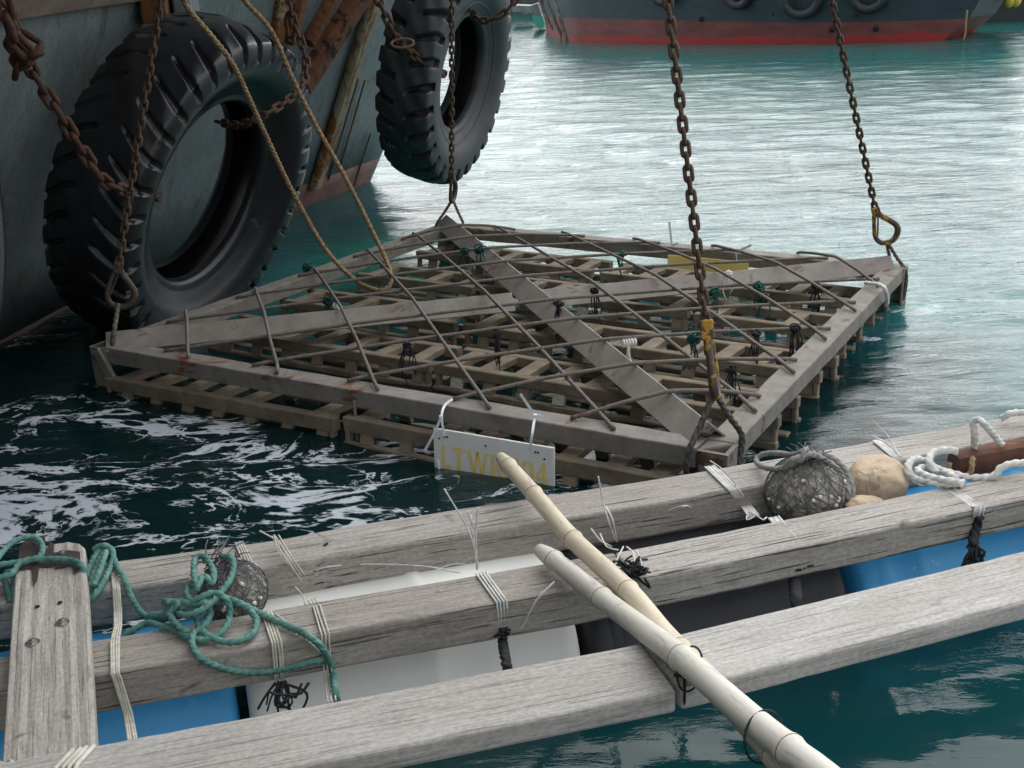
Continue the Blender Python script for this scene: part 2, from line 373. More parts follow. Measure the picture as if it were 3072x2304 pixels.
def mat_water():
    m = bpy.data.materials.new('harbour_water'); m.use_nodes = True; nt = m.node_tree; nt.nodes.clear(); L = nt.links.new
    out = nt.nodes.new('ShaderNodeOutputMaterial')
    am = N(nt, 'ShaderNodeAttribute', attribute_name='milk_shade'); af = N(nt, 'ShaderNodeAttribute', attribute_name='foam')
    n1 = noise(nt, 7, 5, .62, .6, (.42, 1.35, 1)); n2 = noise(nt, 22, 4, .6, .3, (.45, 1.2, 1))
    n0 = noise(nt, 2.6, 3, .5, .5, (.55, 1.7, 1)); h0 = mix(nt, .22, n1.outputs[0], n2.outputs[0]); h = mix(nt, .58, h0.outputs[0], n0.outputs[0])
    bp = nt.nodes.new('ShaderNodeBump'); bp.inputs['Strength'].default_value = .75; bp.inputs['Distance'].default_value = .034; L(h.outputs[0], bp.inputs['Height'])
    ac = N(nt, 'ShaderNodeAttribute', attribute_name='calm'); cs = N(nt, 'ShaderNodeMapRange'); cs.inputs['To Min'].default_value = .85; cs.inputs['To Max'].default_value = .10; L(ac.outputs['Fac'], cs.inputs[0]); L(cs.outputs[0], bp.inputs['Strength'])
    fr = N(nt, 'ShaderNodeFresnel', IOR=1.333); L(bp.outputs[0], fr.inputs['Normal'])
    gl = nt.nodes.new('ShaderNodeBsdfGlossy'); gl.inputs['Roughness'].default_value = .03; L(bp.outputs[0], gl.inputs['Normal'])
    tr = nt.nodes.new('ShaderNodeBsdfTransparent'); tr.inputs[0].default_value = (.30, .62, .56, 1)
    df = nt.nodes.new('ShaderNodeBsdfDiffuse')
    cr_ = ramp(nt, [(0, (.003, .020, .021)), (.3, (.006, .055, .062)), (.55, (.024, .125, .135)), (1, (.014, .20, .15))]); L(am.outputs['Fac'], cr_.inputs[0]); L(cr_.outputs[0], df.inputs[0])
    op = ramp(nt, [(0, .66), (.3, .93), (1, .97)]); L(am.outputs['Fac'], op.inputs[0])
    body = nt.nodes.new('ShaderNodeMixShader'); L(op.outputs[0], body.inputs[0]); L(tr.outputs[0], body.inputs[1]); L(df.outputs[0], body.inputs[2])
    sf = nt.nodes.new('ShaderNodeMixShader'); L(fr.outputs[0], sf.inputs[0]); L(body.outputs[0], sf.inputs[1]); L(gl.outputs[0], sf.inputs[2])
    # streaky foam: ridges of warped noise drawn out along the swell, thick only where the churn is dense
    def ridge(scale, sc, loc, dist):
        n = noise(nt, scale, 5, .62, dist, sc, loc=loc)
        a = N(nt, 'ShaderNodeMath', operation='SUBTRACT'); L(n.outputs[0], a.inputs[0]); a.inputs[1].default_value = .5
        b = N(nt, 'ShaderNodeMath', operation='ABSOLUTE'); L(a.outputs[0], b.inputs[0]); return b
    r1 = ridge(1.9, (.75, 1.25, 1), (3, 1, 0), .7); r2_ = ridge(4.2, (.75, 1.2, 1), (7, 5, 0), .6)
    mn = N(nt, 'ShaderNodeMath', operation='MINIMUM'); L(r1.outputs[0], mn.inputs[0])
    r2s = N(nt, 'ShaderNodeMath', operation='MULTIPLY_ADD'); L(r2_.outputs[0], r2s.inputs[0]); r2s.inputs[1].default_value = 1.2; r2s.inputs[2].default_value = .012; L(r2s.outputs[0], mn.inputs[1])
    br = noise(nt, 3.4, 6, .72, .6, (.7, 1.2, 1), loc=(9, 4, 0)); bs = N(nt, 'ShaderNodeMath', operation='MULTIPLY_ADD'); L(br.outputs[0], bs.inputs[0]); bs.inputs[1].default_value = 2.8; bs.inputs[2].default_value = -1.78
    ad = N(nt, 'ShaderNodeMath', operation='ADD'); L(bs.outputs[0], ad.inputs[0]); L(af.outputs['Fac'], ad.inputs[1])
    th = N(nt, 'ShaderNodeMath', operation='MULTIPLY'); L(ad.outputs[0], th.inputs[0]); th.inputs[1].default_value = .058
    sb = N(nt, 'ShaderNodeMath', operation='SUBTRACT'); L(th.outputs[0], sb.inputs[0]); L(mn.outputs[0], sb.inputs[1])
    rf = N(nt, 'ShaderNodeMapRange'); rf.inputs['From Min'].default_value = 0; rf.inputs['From Max'].default_value = .016; L(sb.outputs[0], rf.inputs[0])
    gate = N(nt, 'ShaderNodeMath', operation='GREATER_THAN'); L(af.outputs['Fac'], gate.inputs[0]); gate.inputs[1].default_value = .02
    ff = N(nt, 'ShaderNodeMath', operation='MULTIPLY'); L(rf.outputs[0], ff.inputs[0]); L(gate.outputs[0], ff.inputs[1])
    f2 = N(nt, 'ShaderNodeMath', operation='MULTIPLY'); L(ff.outputs[0], f2.inputs[0]); f2.inputs[1].default_value = .9
    fd = nt.nodes.new('ShaderNodeBsdfDiffuse'); fd.inputs[0].default_value = (.58, .62, .68, 1)
    fin = nt.nodes.new('ShaderNodeMixShader'); L(f2.outputs[0], fin.inputs[0]); L(sf.outputs[0], fin.inputs[1]); L(fd.outputs[0], fin.inputs[2]); L(fin.outputs[0], out.inputs[0])
    return m
# x, y, radius x, radius y, angle, amount
FOAM = [(-1.25, 4.45, 1.25, .34, -.56, 1.45), (.1, 3.72, .5, .14, -.5, 1.0), (-1.0, 4.0, 1.7, .75, -.40, 1.15), (-2.1, 3.9, 1.3, .9, 0, 1.2), (-1.4, 3.3, 1.7, .6, .25, .95), (-.35, 3.6, .8, .4, -.4, .9),
        (-2.2, 4.8, .9, .7, 0, .85), (2.2, 5.85, .30, .25, 0, 1.1), (1.75, 5.35, .2, .25, 0, .8), (.6, 7.1, 1.2, .22, -.6, .9), (-.2, 6.6, .6, .3, -.6, .8), (1.6, 6.3, .4, .25, -.6, .8), (-2.7, 6.2, .3, .8, -.3, .7)]
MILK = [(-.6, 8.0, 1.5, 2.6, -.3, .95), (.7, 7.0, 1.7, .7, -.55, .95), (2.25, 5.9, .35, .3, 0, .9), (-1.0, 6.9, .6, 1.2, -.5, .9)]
make_water()
m = MB(); m.box((0, 60, -3.2), (200, 190, .2)); o = m.build('seabed', flat('dark_silt', (.015, .035, .035), .95)); tag(o, kind='structure')

# ---------------------------------------------------------------- barge
WL = [(-3.2, -4.0), (-3.02, 4.0), (-2.79, 6.0), (-2.68, 6.72), (-2.25, 8.2), (-1.76, 9.72), (-1.62, 10.1), (-1.29, 11.02)]
def wlx(y):
    for (x0, y0), (x1, y1) in zip(WL, WL[1:]):
        if y <= y1: return x0+(x1-x0)*(y-y0)/(y1-y0)
    return WL[-1][0]
def flare(y): return .40+.10*max(0, min(1, (y-7.5)/3))
def hullpt(px, py, off=0):
    d = ray(px, py); t = 3.0
    while t < 30:
        p = O+d*t
        if p.x-off <= wlx(p.y)+flare(p.y)*p.z: return p
        t += .01
    return p
barge = empty('work_barge', (-3.0, 6, 0)); tag(barge, 'grey-green steel work barge with rusty fender beams and tyres along its side', 'barge')
HN = Vector((.9, -.28, -.33)).normalized()
def hull_strip(name, z0, z1, mat, off=0, y0=-4.0, y1=11.02, nz=8, thick=.06):
    m = MB(); ys = [y0+(y1-y0)*i/60 for i in range(61)]; k = 0; vs = []
    for y in ys:
        zb = .03+.19*max(0, min(1, (y-7.6)/1.8)); za, zc = (z0, zb) if z1 < .5 else (zb, z1)
        for i in range(nz+1):
            z = za+(zc-za)*i/nz; yy = y+(max(0, y-9.0)/2.02)*.22*z if y > 9 else y
            vs.append((wlx(y)+flare(y)*z+off, yy, z))
    fs = [(i*(nz+1)+j, (i+1)*(nz+1)+j, (i+1)*(nz+1)+j+1, i*(nz+1)+j+1) for i in range(60) for j in range(nz)]
    m.add(vs, fs); o = m.build(name, mat, barge, True)
    s = o.modifiers.new('solid', 'SOLIDIFY'); s.thickness = thick; s.offset = 1 if False else -1
    return o
hull_strip('hull', .30, 3.3, M_HULL)
hull_strip('boot_stripe', -.6, .30, M_HULLRED)
# transom closing the far end, and the deck
m = MB(); e0 = V(wlx(11.02)-.6*flare(11), 11.02-.13, -.6); e1 = V(wlx(11.02)+3.3*flare(11), 11.02+.72, 3.3)
m.add([e0, e1, e1+V(-6.5, .9, 0), e0+V(-6, .9, 0)], [(0, 1, 2, 3)])
o = m.build('end_plate', M_HULL, barge); s = o.modifiers.new('solid', 'SOLIDIFY'); s.thickness = .05
m = MB(); m.add([V(-1.9, -4, 3.3), e1, e1+V(-6.5, .9, 0), V(-8, -4, 3.3)], [(0, 1, 2, 3)])
o = m.build('deck', M_HULL, barge); s = o.modifiers.new('solid', 'SOLIDIFY'); s.thickness = .05
# weld seams
for (a, b) in (((1020, 502), (1095, 240)), ((1063, 556), (1112, 400)), ((985, 540), (1075, 235))):
    m = MB(); P0 = [hullpt(a[0]+(b[0]-a[0])*i/12, a[1]+(b[1]-a[1])*i/12, .0) for i in range(13)]; m.tube(P0, .008, 6); m.build('weld_seam', M_HULLRED, barge, True)
def hull_beam(name, a, b, w, h, mat, n=14):
    m = MB(); P = [hullpt(a[0]+(b[0]-a[0])*i/n, a[1]+(b[1]-a[1])*i/n, h/2) for i in range(n+1)]
    P = [P[0]+(P[0]-P[1])*.0]+P[1:]
    for p, q in zip(P, P[1:]): pass
    dirv = (P[-1]-P[0]).normalized(); side = HN.cross(dirv).normalized()
    vs = []; prof = [(-.5, -.5), (-.5, .1), (-.32, .5), (.32, .5), (.5, .1), (.5, -.5)]
    for p in P:
        for (u, v) in prof: vs.append(p+side*(u*w)+HN*(v*h))
    k = len(prof)
    fs = [(i*k+j, i*k+(j+1) % k, (i+1)*k+(j+1) % k, (i+1)*k+j) for i in range(len(P)-1) for j in range(k)]+[tuple(range(k))[::-1], tuple(len(vs)-k+j for j in range(k))]
    m.add(vs, fs); o = m.build(name, mat, barge, False); bevel(o, .01); return o
hull_beam('fender_beam', (908, 262), (1098, -30), .22, .11, M_RUSTBEAM)
hull_beam('fender_beam', (925, 130), (1015, -30), .13, .08, M_RUSTBEAM)
hull_beam('stiffener_rib', (947, 565), (1128, -10), .19, .06, M_RUSTY2)
hull_beam('stiffener_rib', (830, 130), (860, -40), .16, .06, M_RUSTY2)
hull_beam('stiffener_rib', (868, 130), (905, -40), .12, .10, M_RUSTBEAM)
# rubbing strake near the top of the hull
m = MB(); vs = []
a = hullpt(0, 66); b = hullpt(418, 3)
for t in (-1.2, 0, .5, 1.0):
    p = a.lerp(b, t)
    for (dz, off) in ((0, -.05), (0, .05), (.28, .17), (.28, 0)): vs.append((wlx(p.y)+flare(p.y)*(p.z+dz)+off, p.y, p.z+dz))
m.add(vs, [(i*4+j, i*4+(j+1) % 4, (i+1)*4+(j+1) % 4, (i+1)*4+j) for i in range(3) for j in range(4)]+[(3, 2, 1, 0), (12, 13, 14, 15)])
o = m.build('rubbing_strake', M_STRAKE, barge); bevel(o, .01)
p = hullpt(468, 22, .05); m = MB(); m.box(p, (.07, .16, .11), Matrix.Rotation(.15, 3, 'Z')); o = m.build('fender_bracket', M_RUSTBEAM, barge); bevel(o, .015)
m = MB(); m.box(hullpt(560, 12, .04), (.05, .30, .12), Matrix.Rotation(.15, 3, 'Z')); o = m.build('fender_bracket', M_HULL, barge); bevel(o, .015)

# ---------------------------------------------------------------- tyres
def circ_frame(a):
    e1 = a.cross(Vector((0, 0, 1))).normalized(); e2 = e1.cross(a); return e1, e2
def make_tyre(name, c, az, el, rb, Ro, s_near, s_far, NL, mat, depth, style, label):
    a = V(math.cos(el)*math.cos(az), math.cos(el)*math.sin(az), math.sin(el)); e1, e2 = circ_frame(a)
    # x along the axis towards the viewer (0 = near bead)
    xn, xf = -s_near, -s_far; mid = (xn+xf)/2; hw = (xn-xf)/2
    prof = []  # (x, r, kind)
    bulge = hw*1.16
    nt_ = 60 if style == 1 else 44
    for i in range(nt_+1):
        u = -1+2*i/nt_; prof.append((mid+u*hw*.97, Ro-.035*Ro*abs(u)**3, 't', u))
    def arc(x0, r0, x1, r1, bx, n, kind):
        return [((x0+(x1-x0)*t)+bx*math.sin(PI*t), r0+(r1-r0)*t, kind, 0) for t in [i/n for i in range(1, n)]]
    near_bead = 0.0; far_bead = 2*mid
    prof += [(mid+hw*1.0, Ro*.955, 's', 1), (mid+hw*1.025, Ro*.93, 's', 1), (mid+hw*1.04, Ro*.905, 's', 1.0)]
    prof += arc(mid+hw*1.045, Ro*.885, near_bead+.02, rb+.075, .035, 7, 'w')
    prof += [(near_bead+.03, rb+.06, 'w', 0), (near_bead+.018, rb+.045, 'w', 0), (near_bead+.022, rb+.028, 'w', 0), (near_bead+.004, rb+.010, 'w', 0), (near_bead-.012, rb, 'w', 0), (near_bead-.05, rb+.004, 'w', 0)]
    prof += arc(near_bead-.05, rb+.004, mid+hw*.72, Ro*.86, .06, 5, 'w')
    prof += [(mid+hw*.55, Ro*.90, 'w', 0), (mid, Ro*.92, 'w', 0), (mid-hw*.55, Ro*.90, 'w', 0)]
    prof += arc(mid-hw*.72, Ro*.86, far_bead+.05, rb+.004, -.06, 5, 'w')
    prof += [(far_bead+.05, rb+.004, 'w', 0), (far_bead+.012, rb, 'w', 0), (far_bead-.02, rb+.03, 'w', 0), (far_bead-.03, rb+.06, 'w', 0)]
    prof += arc(far_bead-.02, rb+.075, mid-hw*1.045, Ro*.885, -.035, 6, 'w')
    prof += [(mid-hw*1.04, Ro*.905, 's', -1), (mid-hw*1.025, Ro*.93, 's', -1), (mid-hw*1.0, Ro*.955, 's', -1)]
    per = 20; NA = NL*per; P = len(prof); vs = []
    rng = random.Random(3); wear = [rng.uniform(.75, 1.1) for _ in range(NL*2+2)]
    for i in range(NA):
        th = 2*PI*i/NA
        for (x, r, kd, u) in prof:
            if kd in 'ts':
                au = abs(u); side = 0 if u < 0 else .5
                if style == 1: ph = (i/per+side+.9*au**1.5+ .15*math.sin(3*u)) % 1; gw = .06+.13*au; amt = min(1, max(0, (au-.22)/.15))
                else: ph = (i/per+side*.9-.35*au) % 1; gw = .13+.22*max(0, au-.35); amt = 1 if au > .22 else 0
                d = min(ph, 1-ph)
                g = 1-max(0, min(1, (d-gw*.5)/.075)); g = g*g*(3-2*g); rr = r-depth*g*amt*1.0*wear[int(i/per)*2 % len(wear)]
                xx = x
                if kd == 's': xx = x-(math.copysign(.028, u))*g
                rr -= .004*math.sin(7*th+3*u)+.003*math.sin(23*th+9*u)
            else: rr = r; xx = x
            vs.append(c+a*xx+e1*(rr*math.cos(th))+e2*(rr*math.sin(th)))
    fs = [(i*P+j, i*P+(j+1) % P, ((i+1) % NA)*P+(j+1) % P, ((i+1) % NA)*P+j) for i in range(NA) for j in range(P)]
    m = MB(); m.add(vs, fs); root = empty(name, c-e2*Ro); tag(root, label, 'tyre', 'tyre fenders hung on the barge')
    o = m.build('casing', mat, root, True, c); me = o.data
    bpy.context.view_layer.objects.active = o
    for p in me.polygons: p.use_smooth = True
    e = o.modifiers.new('edge', 'EDGE_SPLIT'); e.split_angle = math.radians(62)
    # raised moulding rings on the visible sidewall
    for rr_, xx_, w_ in ((rb+.115, .046, .006), (rb+.20, .068, .005)):
        m2 = MB(); pts = [c+a*xx_+e1*(rr_*math.cos(t))+e2*(rr_*math.sin(t)) for t in [2*PI*i/120 for i in range(121)]]
        m2.tube(pts, w_, 6, False); m2.build('moulding_ring', mat, root, True)
    return root, a, e1, e2
T1C = V(-1.677, 6.5, .697)
t1, a1, t1e1, t1e2 = make_tyre('tyre_fender', T1C, math.radians(-19.7), math.radians(-20.7), .534, .95, -.129, .372, 38, M_RUBBER, .025, 1, 'huge black tyre with worn curved tread on the barge side, behind the tan rope')
T2C = V(-.275, 8.95, 1.12)
t2, a2, t2e1, t2e2 = make_tyre('tyre_fender', T2C, math.radians(-20.7), math.radians(-12), .411, .85, -.085, .318, 29, M_RUBBER2, .062, 2, 'black tyre with deep blocky lugs hanging beyond the barge end above bright water')
# a sliver of a third tyre at the left edge
m = MB(); c3 = hullpt(-450, 560, .25); pts = [c3+V(.15, .45*math.cos(t), .62*math.sin(t)) for t in [2*PI*i/60 for i in range(61)]]
m.tube(pts, .17, 16, False); o = m.build('tyre_fender', M_RUBBER, None, True, c3); tag(o, 'black tyre of which only a sliver shows at the left edge of the photo', 'tyre', 'tyre fenders hung on the barge')

# ---------------------------------------------------------------- chains
def link_mesh(name, pitch, wr, mat):
    m = MB(); hl = pitch*.5+wr*.35; hw = wr*1.65; pts = []
    st = hl-hw+wr*.55
    for i in range(9): t = -PI/2+PI*i/8; pts.append(V(st+hw*math.cos(t), hw*math.sin(t), 0))
    for i in range(9): t = PI/2+PI*i/8; pts.append(V(-st+hw*math.cos(t), hw*math.sin(t), 0))
    n = len(pts); k = 0; seg = 8
    for i in range(n):
        t = (pts[(i+1) % n]-pts[i-1]).normalized(); u = V(0, 0, 1); w = t.cross(u)
        for j in range(seg): th = 2*PI*j/seg; m.v.append(tuple(pts[i]+u*wr*math.cos(th)+w*wr*math.sin(th)))
    for i in range(n):
        for j in range(seg): m.f.append((i*seg+j, i*seg+(j+1) % seg, ((i+1) % n)*seg+(j+1) % seg, ((i+1) % n)*seg+j))
    return mesh_of(name, m.v, m.f, mat, True)
LM = {}
def chain_links(root, pts, pitch, wr, mat, twist0=0.0, drift=.05, face=None):
    key = (pitch, wr, mat.name)
    if key not in LM: LM[key] = link_mesh('link', pitch, wr, mat)
    P = spline(pts, .01) if len(pts) > 2 else spline(pts, .01)
    L = [0]
    for a, b in zip(P, P[1:]): L.append(L[-1]+(b-a).length)
    n = int(L[-1]/pitch); j = 0; inv = parent_inv(root); rng = random.Random(len(P))
    for i in range(n):
        s = (i+.5)*pitch
        while j < len(L)-2 and L[j+1] < s: j += 1
        p = P[j].lerp(P[j+1], (s-L[j])/max(1e-6, L[j+1]-L[j])); t = (P[min(j+4, len(P)-1)]-P[max(0, j-3)]).normalized()
        f = face if face is not None else (O-p).normalized()
        z = (f-t*f.dot(t)).normalized(); y = z.cross(t)
        R = Matrix((t, y, z)).transposed() @ Matrix.Rotation(twist0+(PI/2)*(i % 2)+drift*math.sin(i*.7)+rng.uniform(-.12, .12), 3, 'X')
        o = bpy.data.objects.new('link', LM[key]); COL.objects.link(o); o.parent = root; o.matrix_parent_inverse = inv
        M4 = R.to_4x4(); M4.translation = p; o.matrix_world = M4
        o.matrix_basis = M4
def hook(root, bottom, up, face, Hh, mat):
    up = up.normalized(); z = (face-up*face.dot(up)).normalized(); x = up.cross(z)
    def q(a, b): return bottom+x*(a*Hh)+up*(b*Hh)
    # outline measured as fractions of the hook's height
    P = [(-.20, .93), (-.26, .62), (-.29, .32), (-.20, .10), (0, .02), (.20, .07), (.34, .26), (.35, .46), (.20, .66), (.02, .84), (-.06, .97)]
    r = [.06, .055, .06, .07, .075, .08, .09, .09, .08, .085, .075]
    PP = spline([q(*p) for p in P], Hh*.04); n = len(PP)
    rr = [np.interp(i/(n-1), [k/(len(r)-1) for k in range(len(r))], r)*Hh for i in range(n)]
    m = MB(); m.tube(PP, [float(v) for v in rr], 12); m.build('hook', mat, root, True)
    m = MB(); m.beam(q(-.12, .88), q(-.13, 1.18), .24*Hh, .20*Hh, z); o = m.build('hook_eye', mat, root); bevel(o, .006, 3)
    m = MB(); m.tube([q(-.13, 1.10)-z*.13*Hh, q(-.13, 1.10)+z*.13*Hh], .035*Hh, 10); m.build('hook_pin', M_CHAIN, root, True)
    m = MB(); m.beam(q(-.10, .86), q(-.22, .30), .05*Hh, .035*Hh, z); o = m.build('latch', mat, root); bevel(o, .002)
    return q(-.13, 1.14), q(0, .09)
FC = [V(-1.997, 5.218, .21), V(-.412, 7.83, .21), V(2.187, 6.06, .21), V(.717, 3.572, .21)]  # L T R B
APEX = V(.13, 5.68, 7.1)
def hoist(px, label, Hh, face, top_y, pitch=.041, wr=.0072, hm=None):
    bot = px; up = (APEX-bot).normalized()
    root = empty('hoist_chain', bot); tag(root, label, 'chain', 'lifting chains of the steel frame')
    top, seat = hook(root, bot, up, face, Hh, hm or M_HOOK)
    end = top+(APEX-top).normalized()*top_y
    chain_links(root, [top-up*.012, end], pitch, wr, M_CHAIN)
    return seat
cB = above(2146, 1192, (.70, 3.62)); cR = above(2662, 730, (2.13, 6.02)); cT = above(1358, 604, (-.40, 7.72)); cL = above(352, 922, (-1.9, 5.3))
sB = hoist(cB, 'rusty lifting chain and yellow-patched hook at the frame corner nearest the raft', .225, V(.93, -.2, 0), 3.4)
sR = hoist(cR, 'rusty lifting chain and open yellow hook at the right corner of the frame', .185, V(-.2, -1, .1), 3.4)
sT = hoist(cT, 'dark lifting chain in front of the blocky tyre, holding the far corner of the frame', .20, V(1, -.25, 0), 3.4, hm=M_HOOKD)
sL = hoist(cL, 'rusty lifting chain hanging in front of the huge worn tyre, hook at the left corner', .19, V(.35, -1, .2), 3.6, hm=M_HOOKD)

def sling(name, seat, feet, r, label):
    root = empty(name, seat); tag(root, label, 'wire rope', 'wire slings round the frame corners')
    for ft in feet:
        P = [seat, seat.lerp(ft[0], .5)+V(0, 0, -.004)]+ft
        rope('strand', P, r, M_WIRE, root, pitch=r*9)
    return root
def pB(x, y, z=.222): return at(x, y, z)
l1 = [pB(2068, 1352), at(2060, 1420, .13), at(2075, 1455, .06)]; l2 = [pB(2226, 1308), at(2216, 1385, .13), at(2212, 1425, .07)]
sling('wire_sling', sB, [l1, l2], .0105, 'thick two-legged wire sling wrapped round the near corner of the frame')
sling('wire_sling', sR, [[at(2668, 770, .25), at(2670, 800, .20)], [above(2718, 815, (2.17, 6.0)), above(2716, 870, (2.18, 5.98)), above(2708, 900, (2.15, 6.0))]], .0085, 'two-legged wire sling at the right corner of the frame')
sling('wire_sling', sT, [[above(1312, 668, (-.52, 7.68)), above(1305, 690, (-.53, 7.7))], [above(1389, 668, (-.28, 7.7)), above(1392, 690, (-.27, 7.72))]], .009, 'two-legged wire sling at the far corner of the frame under the blocky tyre')
sling('wire_sling', sL, [[above(343, 985, (-1.88, 5.2)), above(338, 1050, (-1.92, 5.17)), above(345, 1098, (-1.93, 5.15))]], .011, 'single wire sling at the left corner of the frame under the huge tyre')

def tyre_chain(name, specs, pitch, wr, label):
    pts = [Vector(p) for p in specs]; root = empty(name, pts[0]); tag(root, label, 'chain', 'rusty chains holding the tyre fenders')
    chain_links(root, pts, pitch, wr, M_CHAINR); return root
def d1(x, y, dd): return aty(x, y, dd)
tyre_chain('fender_chain', [d1(30, 60, 5.0), d1(95, 210, 5.05), d1(165, 320, 5.12), d1(240, 440, 5.2), d1(310, 540, 5.3), d1(375, 572, 5.5), d1(430, 592, 5.9), d1(485, 585, 6.3)], .078, .0125, 'heavy red-rusted chain slanting from the left edge into the hole of the huge tyre')
tyre_chain('fender_chain', [d1(-20, 10, 4.8), d1(30, 50, 4.85), d1(60, 110, 4.9), d1(110, 140, 4.9), d1(90, 175, 4.85), d1(40, 130, 4.8), d1(15, 40, 4.75)], .085, .014, 'clump of thick rusted chain links in the top left corner')
tyre_chain('fender_chain', [d1(5, -10, 4.6), d1(25, 60, 4.65), d1(55, 130, 4.7), d1(100, 165, 4.75), d1(60, 180, 4.8), d1(45, 240, 4.95)], .085, .014, 'loose doubled rusty chain at the far left above the slanting chain')
tyre_chain('fender_chain', [d1(862, -30, 6.9), d1(880, 60, 6.9), d1(905, 130, 6.85), d1(920, 200, 6.75), d1(905, 260, 6.6), d1(850, 310, 6.35), d1(780, 350, 6.2), d1(715, 375, 6.35), d1(650, 365, 6.6)], .068, .0095, 'rusty chain coming down behind the manila rope into the top of the huge tyre')
tyre_chain('fender_chain', [d1(880, -30, 7.1), d1(872, 30, 7.1), d1(862, 90, 7.1), d1(875, 120, 7.05), d1(895, 60, 7.0)], .068, .0095, 'short loop of rusty chain hanging on the barge right of the huge tyre')
tyre_chain('fender_chain', [d1(1126, -20, 8.1), d1(1160, 55, 8.1), d1(1195, 120, 8.1), d1(1240, 165, 8.15), d1(1290, 205, 8.3), d1(1342, 226, 8.6)], .075, .012, 'rusty chain crossing the tread of the blocky tyre through a worn ring')
tyre_chain('fender_chain', [d1(1560, -15, 8.6), d1(1510, 40, 8.6), d1(1455, 62, 8.65), d1(1420, 40, 8.8), d1(1405, 15, 9.0)], .075, .010, 'rusty chain sagging across the top right of the blocky tyre')
m = MB(); rc = aty(1207, 130, 8.05); pts = [rc+V(.075*math.cos(t), .02*math.sin(t), .028*math.sin(t)) for t in [2*PI*i/30 for i in range(31)]]; m.tube(pts, .010, 8, False)
tag(m.build('chain_ring', flat('worn_bright_iron', (.16, .10, .06), .5), None, True, rc), 'worn rusty iron ring on the chain across the blocky tyre', 'ring')

# ---------------------------------------------------------------- steel frame with rebar grid and reef lattice units
Lc, Tc, Rc, Bc = FC
def fr(s, t, z):
    p = Lc*((1-s)*(1-t))+Bc*(s*(1-t))+Tc*((1-s)*t)+Rc*(s*t); return V(p.x, p.y, z)
FZ = .21
frame = empty('reef_frame', (.12, 5.67, 0)); tag(frame, 'big square silt-covered steel frame with crossed angle irons being lowered into the water', 'steel frame')
SB, ST = 3.1, 3.0
def frame_beam(p0, p1, inward, mat, wob=.0):
    x = (p1-p0).normalized(); y = (inward-x*inward.dot(x)).normalized(); L = (p1-p0).length
    n = 24; vs = []; rng = random.Random(int(L*1000))
    w, h, tck = .108, .078, .012
    prof = [(0, 0), (w, 0), (w, -tck), (w, -h), (0, -h)]
    prof = [(0, 0), (w, 0), (w, -h), (0, -h)]
    for i in range(n+1):
        q = p0+x*(L*i/n)
        for (u, v) in prof: vs.append(q+y*(u+rng.uniform(-.0015, .0015))+V(0, 0, v+rng.uniform(-.0015, .0015)))
    k = len(prof)
    fs = [(i*k+j, i*k+(j+1) % k, (i+1)*k+(j+1) % k, (i+1)*k+j) for i in range(n) for j in range(k)]+[(3, 2, 1, 0), tuple(n*k+j for j in range(4))]
    m = MB(); m.add(vs, fs); o = m.build('frame_beam', mat, frame, False, p0); bevel(o, .006, 2); return o
def lerp(a, b, t): return a+(b-a)*t
frame_beam(lerp(Lc, Bc, .022), lerp(Lc, Bc, .965), Tc-Lc, M_STEELR)
frame_beam(lerp(Bc, Rc, .035), lerp(Bc, Rc, .985), Lc-Bc, M_STEEL)
frame_beam(lerp(Rc, Tc, .01), lerp(Rc, Tc, .99), Lc-Tc, M_STEEL)
frame_beam(lerp(Tc, Lc, .01), lerp(Tc, Lc, .975), Bc-Lc, M_STEEL)
def corner_block(c, d1_, d2_, s):   # chamfered filler plate at a corner
    m = MB(); a = c+d1_*s; b = c+d2_*s; e = c+(d1_+d2_)*s*1.3
    top = [a, b, b+(d1_)*s*.9, a+(d2_)*s*.9]; vs = [p-V(0, 0, .004) for p in top]+[p-V(0, 0, .085) for p in top]
    m.add(vs, [(0, 1, 2, 3), (7, 6, 5, 4), (0, 4, 5, 1), (1, 5, 6, 2), (2, 6, 7, 3), (3, 7, 4, 0)]); o = m.build('corner_plate', M_STEEL, frame, False, c); bevel(o, .008); return o
uLB = (Bc-Lc).normalized(); uLT = (Tc-Lc).normalized(); uBR = (Rc-Bc).normalized(); uTR = (Rc-Tc).normalized()
corner_block(Bc, -uLB, uBR, .105)
corner_block(Lc, uLB, uLT, .09)
corner_block(Tc, -uLT, uTR, .08)
corner_block(Rc, -uTR, -uBR, .08)
# corner posts going down into the water
for c, d1_, d2_ in ((Lc, uLB, uLT), (Rc, -uBR, -uTR), (Bc, -uLB, uBR), (Tc, -uLT, uTR)):
    m = MB(); vs = []
    for z in (.205, -.55):
        for p in (c+d1_*.10-d2_*.005, c+d1_*.10+d2_*.007, c+d1_*.005+d2_*.007, c+d1_*.005+d2_*.10, c-d1_*.007+d2_*.10, c-d1_*.007-d2_*.005): vs.append(V(p.x, p.y, z))
    m.add(vs, [(i, (i+1) % 6, 6+(i+1) % 6, 6+i) for i in range(6)]+[(0, 1, 2, 3, 4, 5), (11, 10, 9, 8, 7, 6)])
    o = m.build('corner_post', M_STEEL, frame, False, c-V(0, 0, .2)); bevel(o, .003)
m = MB(); q = Lc+uLB*.02; m.beam(q+V(.02, -.03, -.01), q+uLB*.20+V(0, -.02, -.30), .02, .045); m.build('corner_brace', M_STEEL, frame)
m = MB(); q = above(1062, 1190, (Lc.lerp(Bc, .5)).to_tuple()[:2]); pz = at(1062, 1200, .17); m.tube([pz, V(pz.x, pz.y-.02, -.15)], .007, 8); m.build('stub_bar', M_REBAR, frame, True)
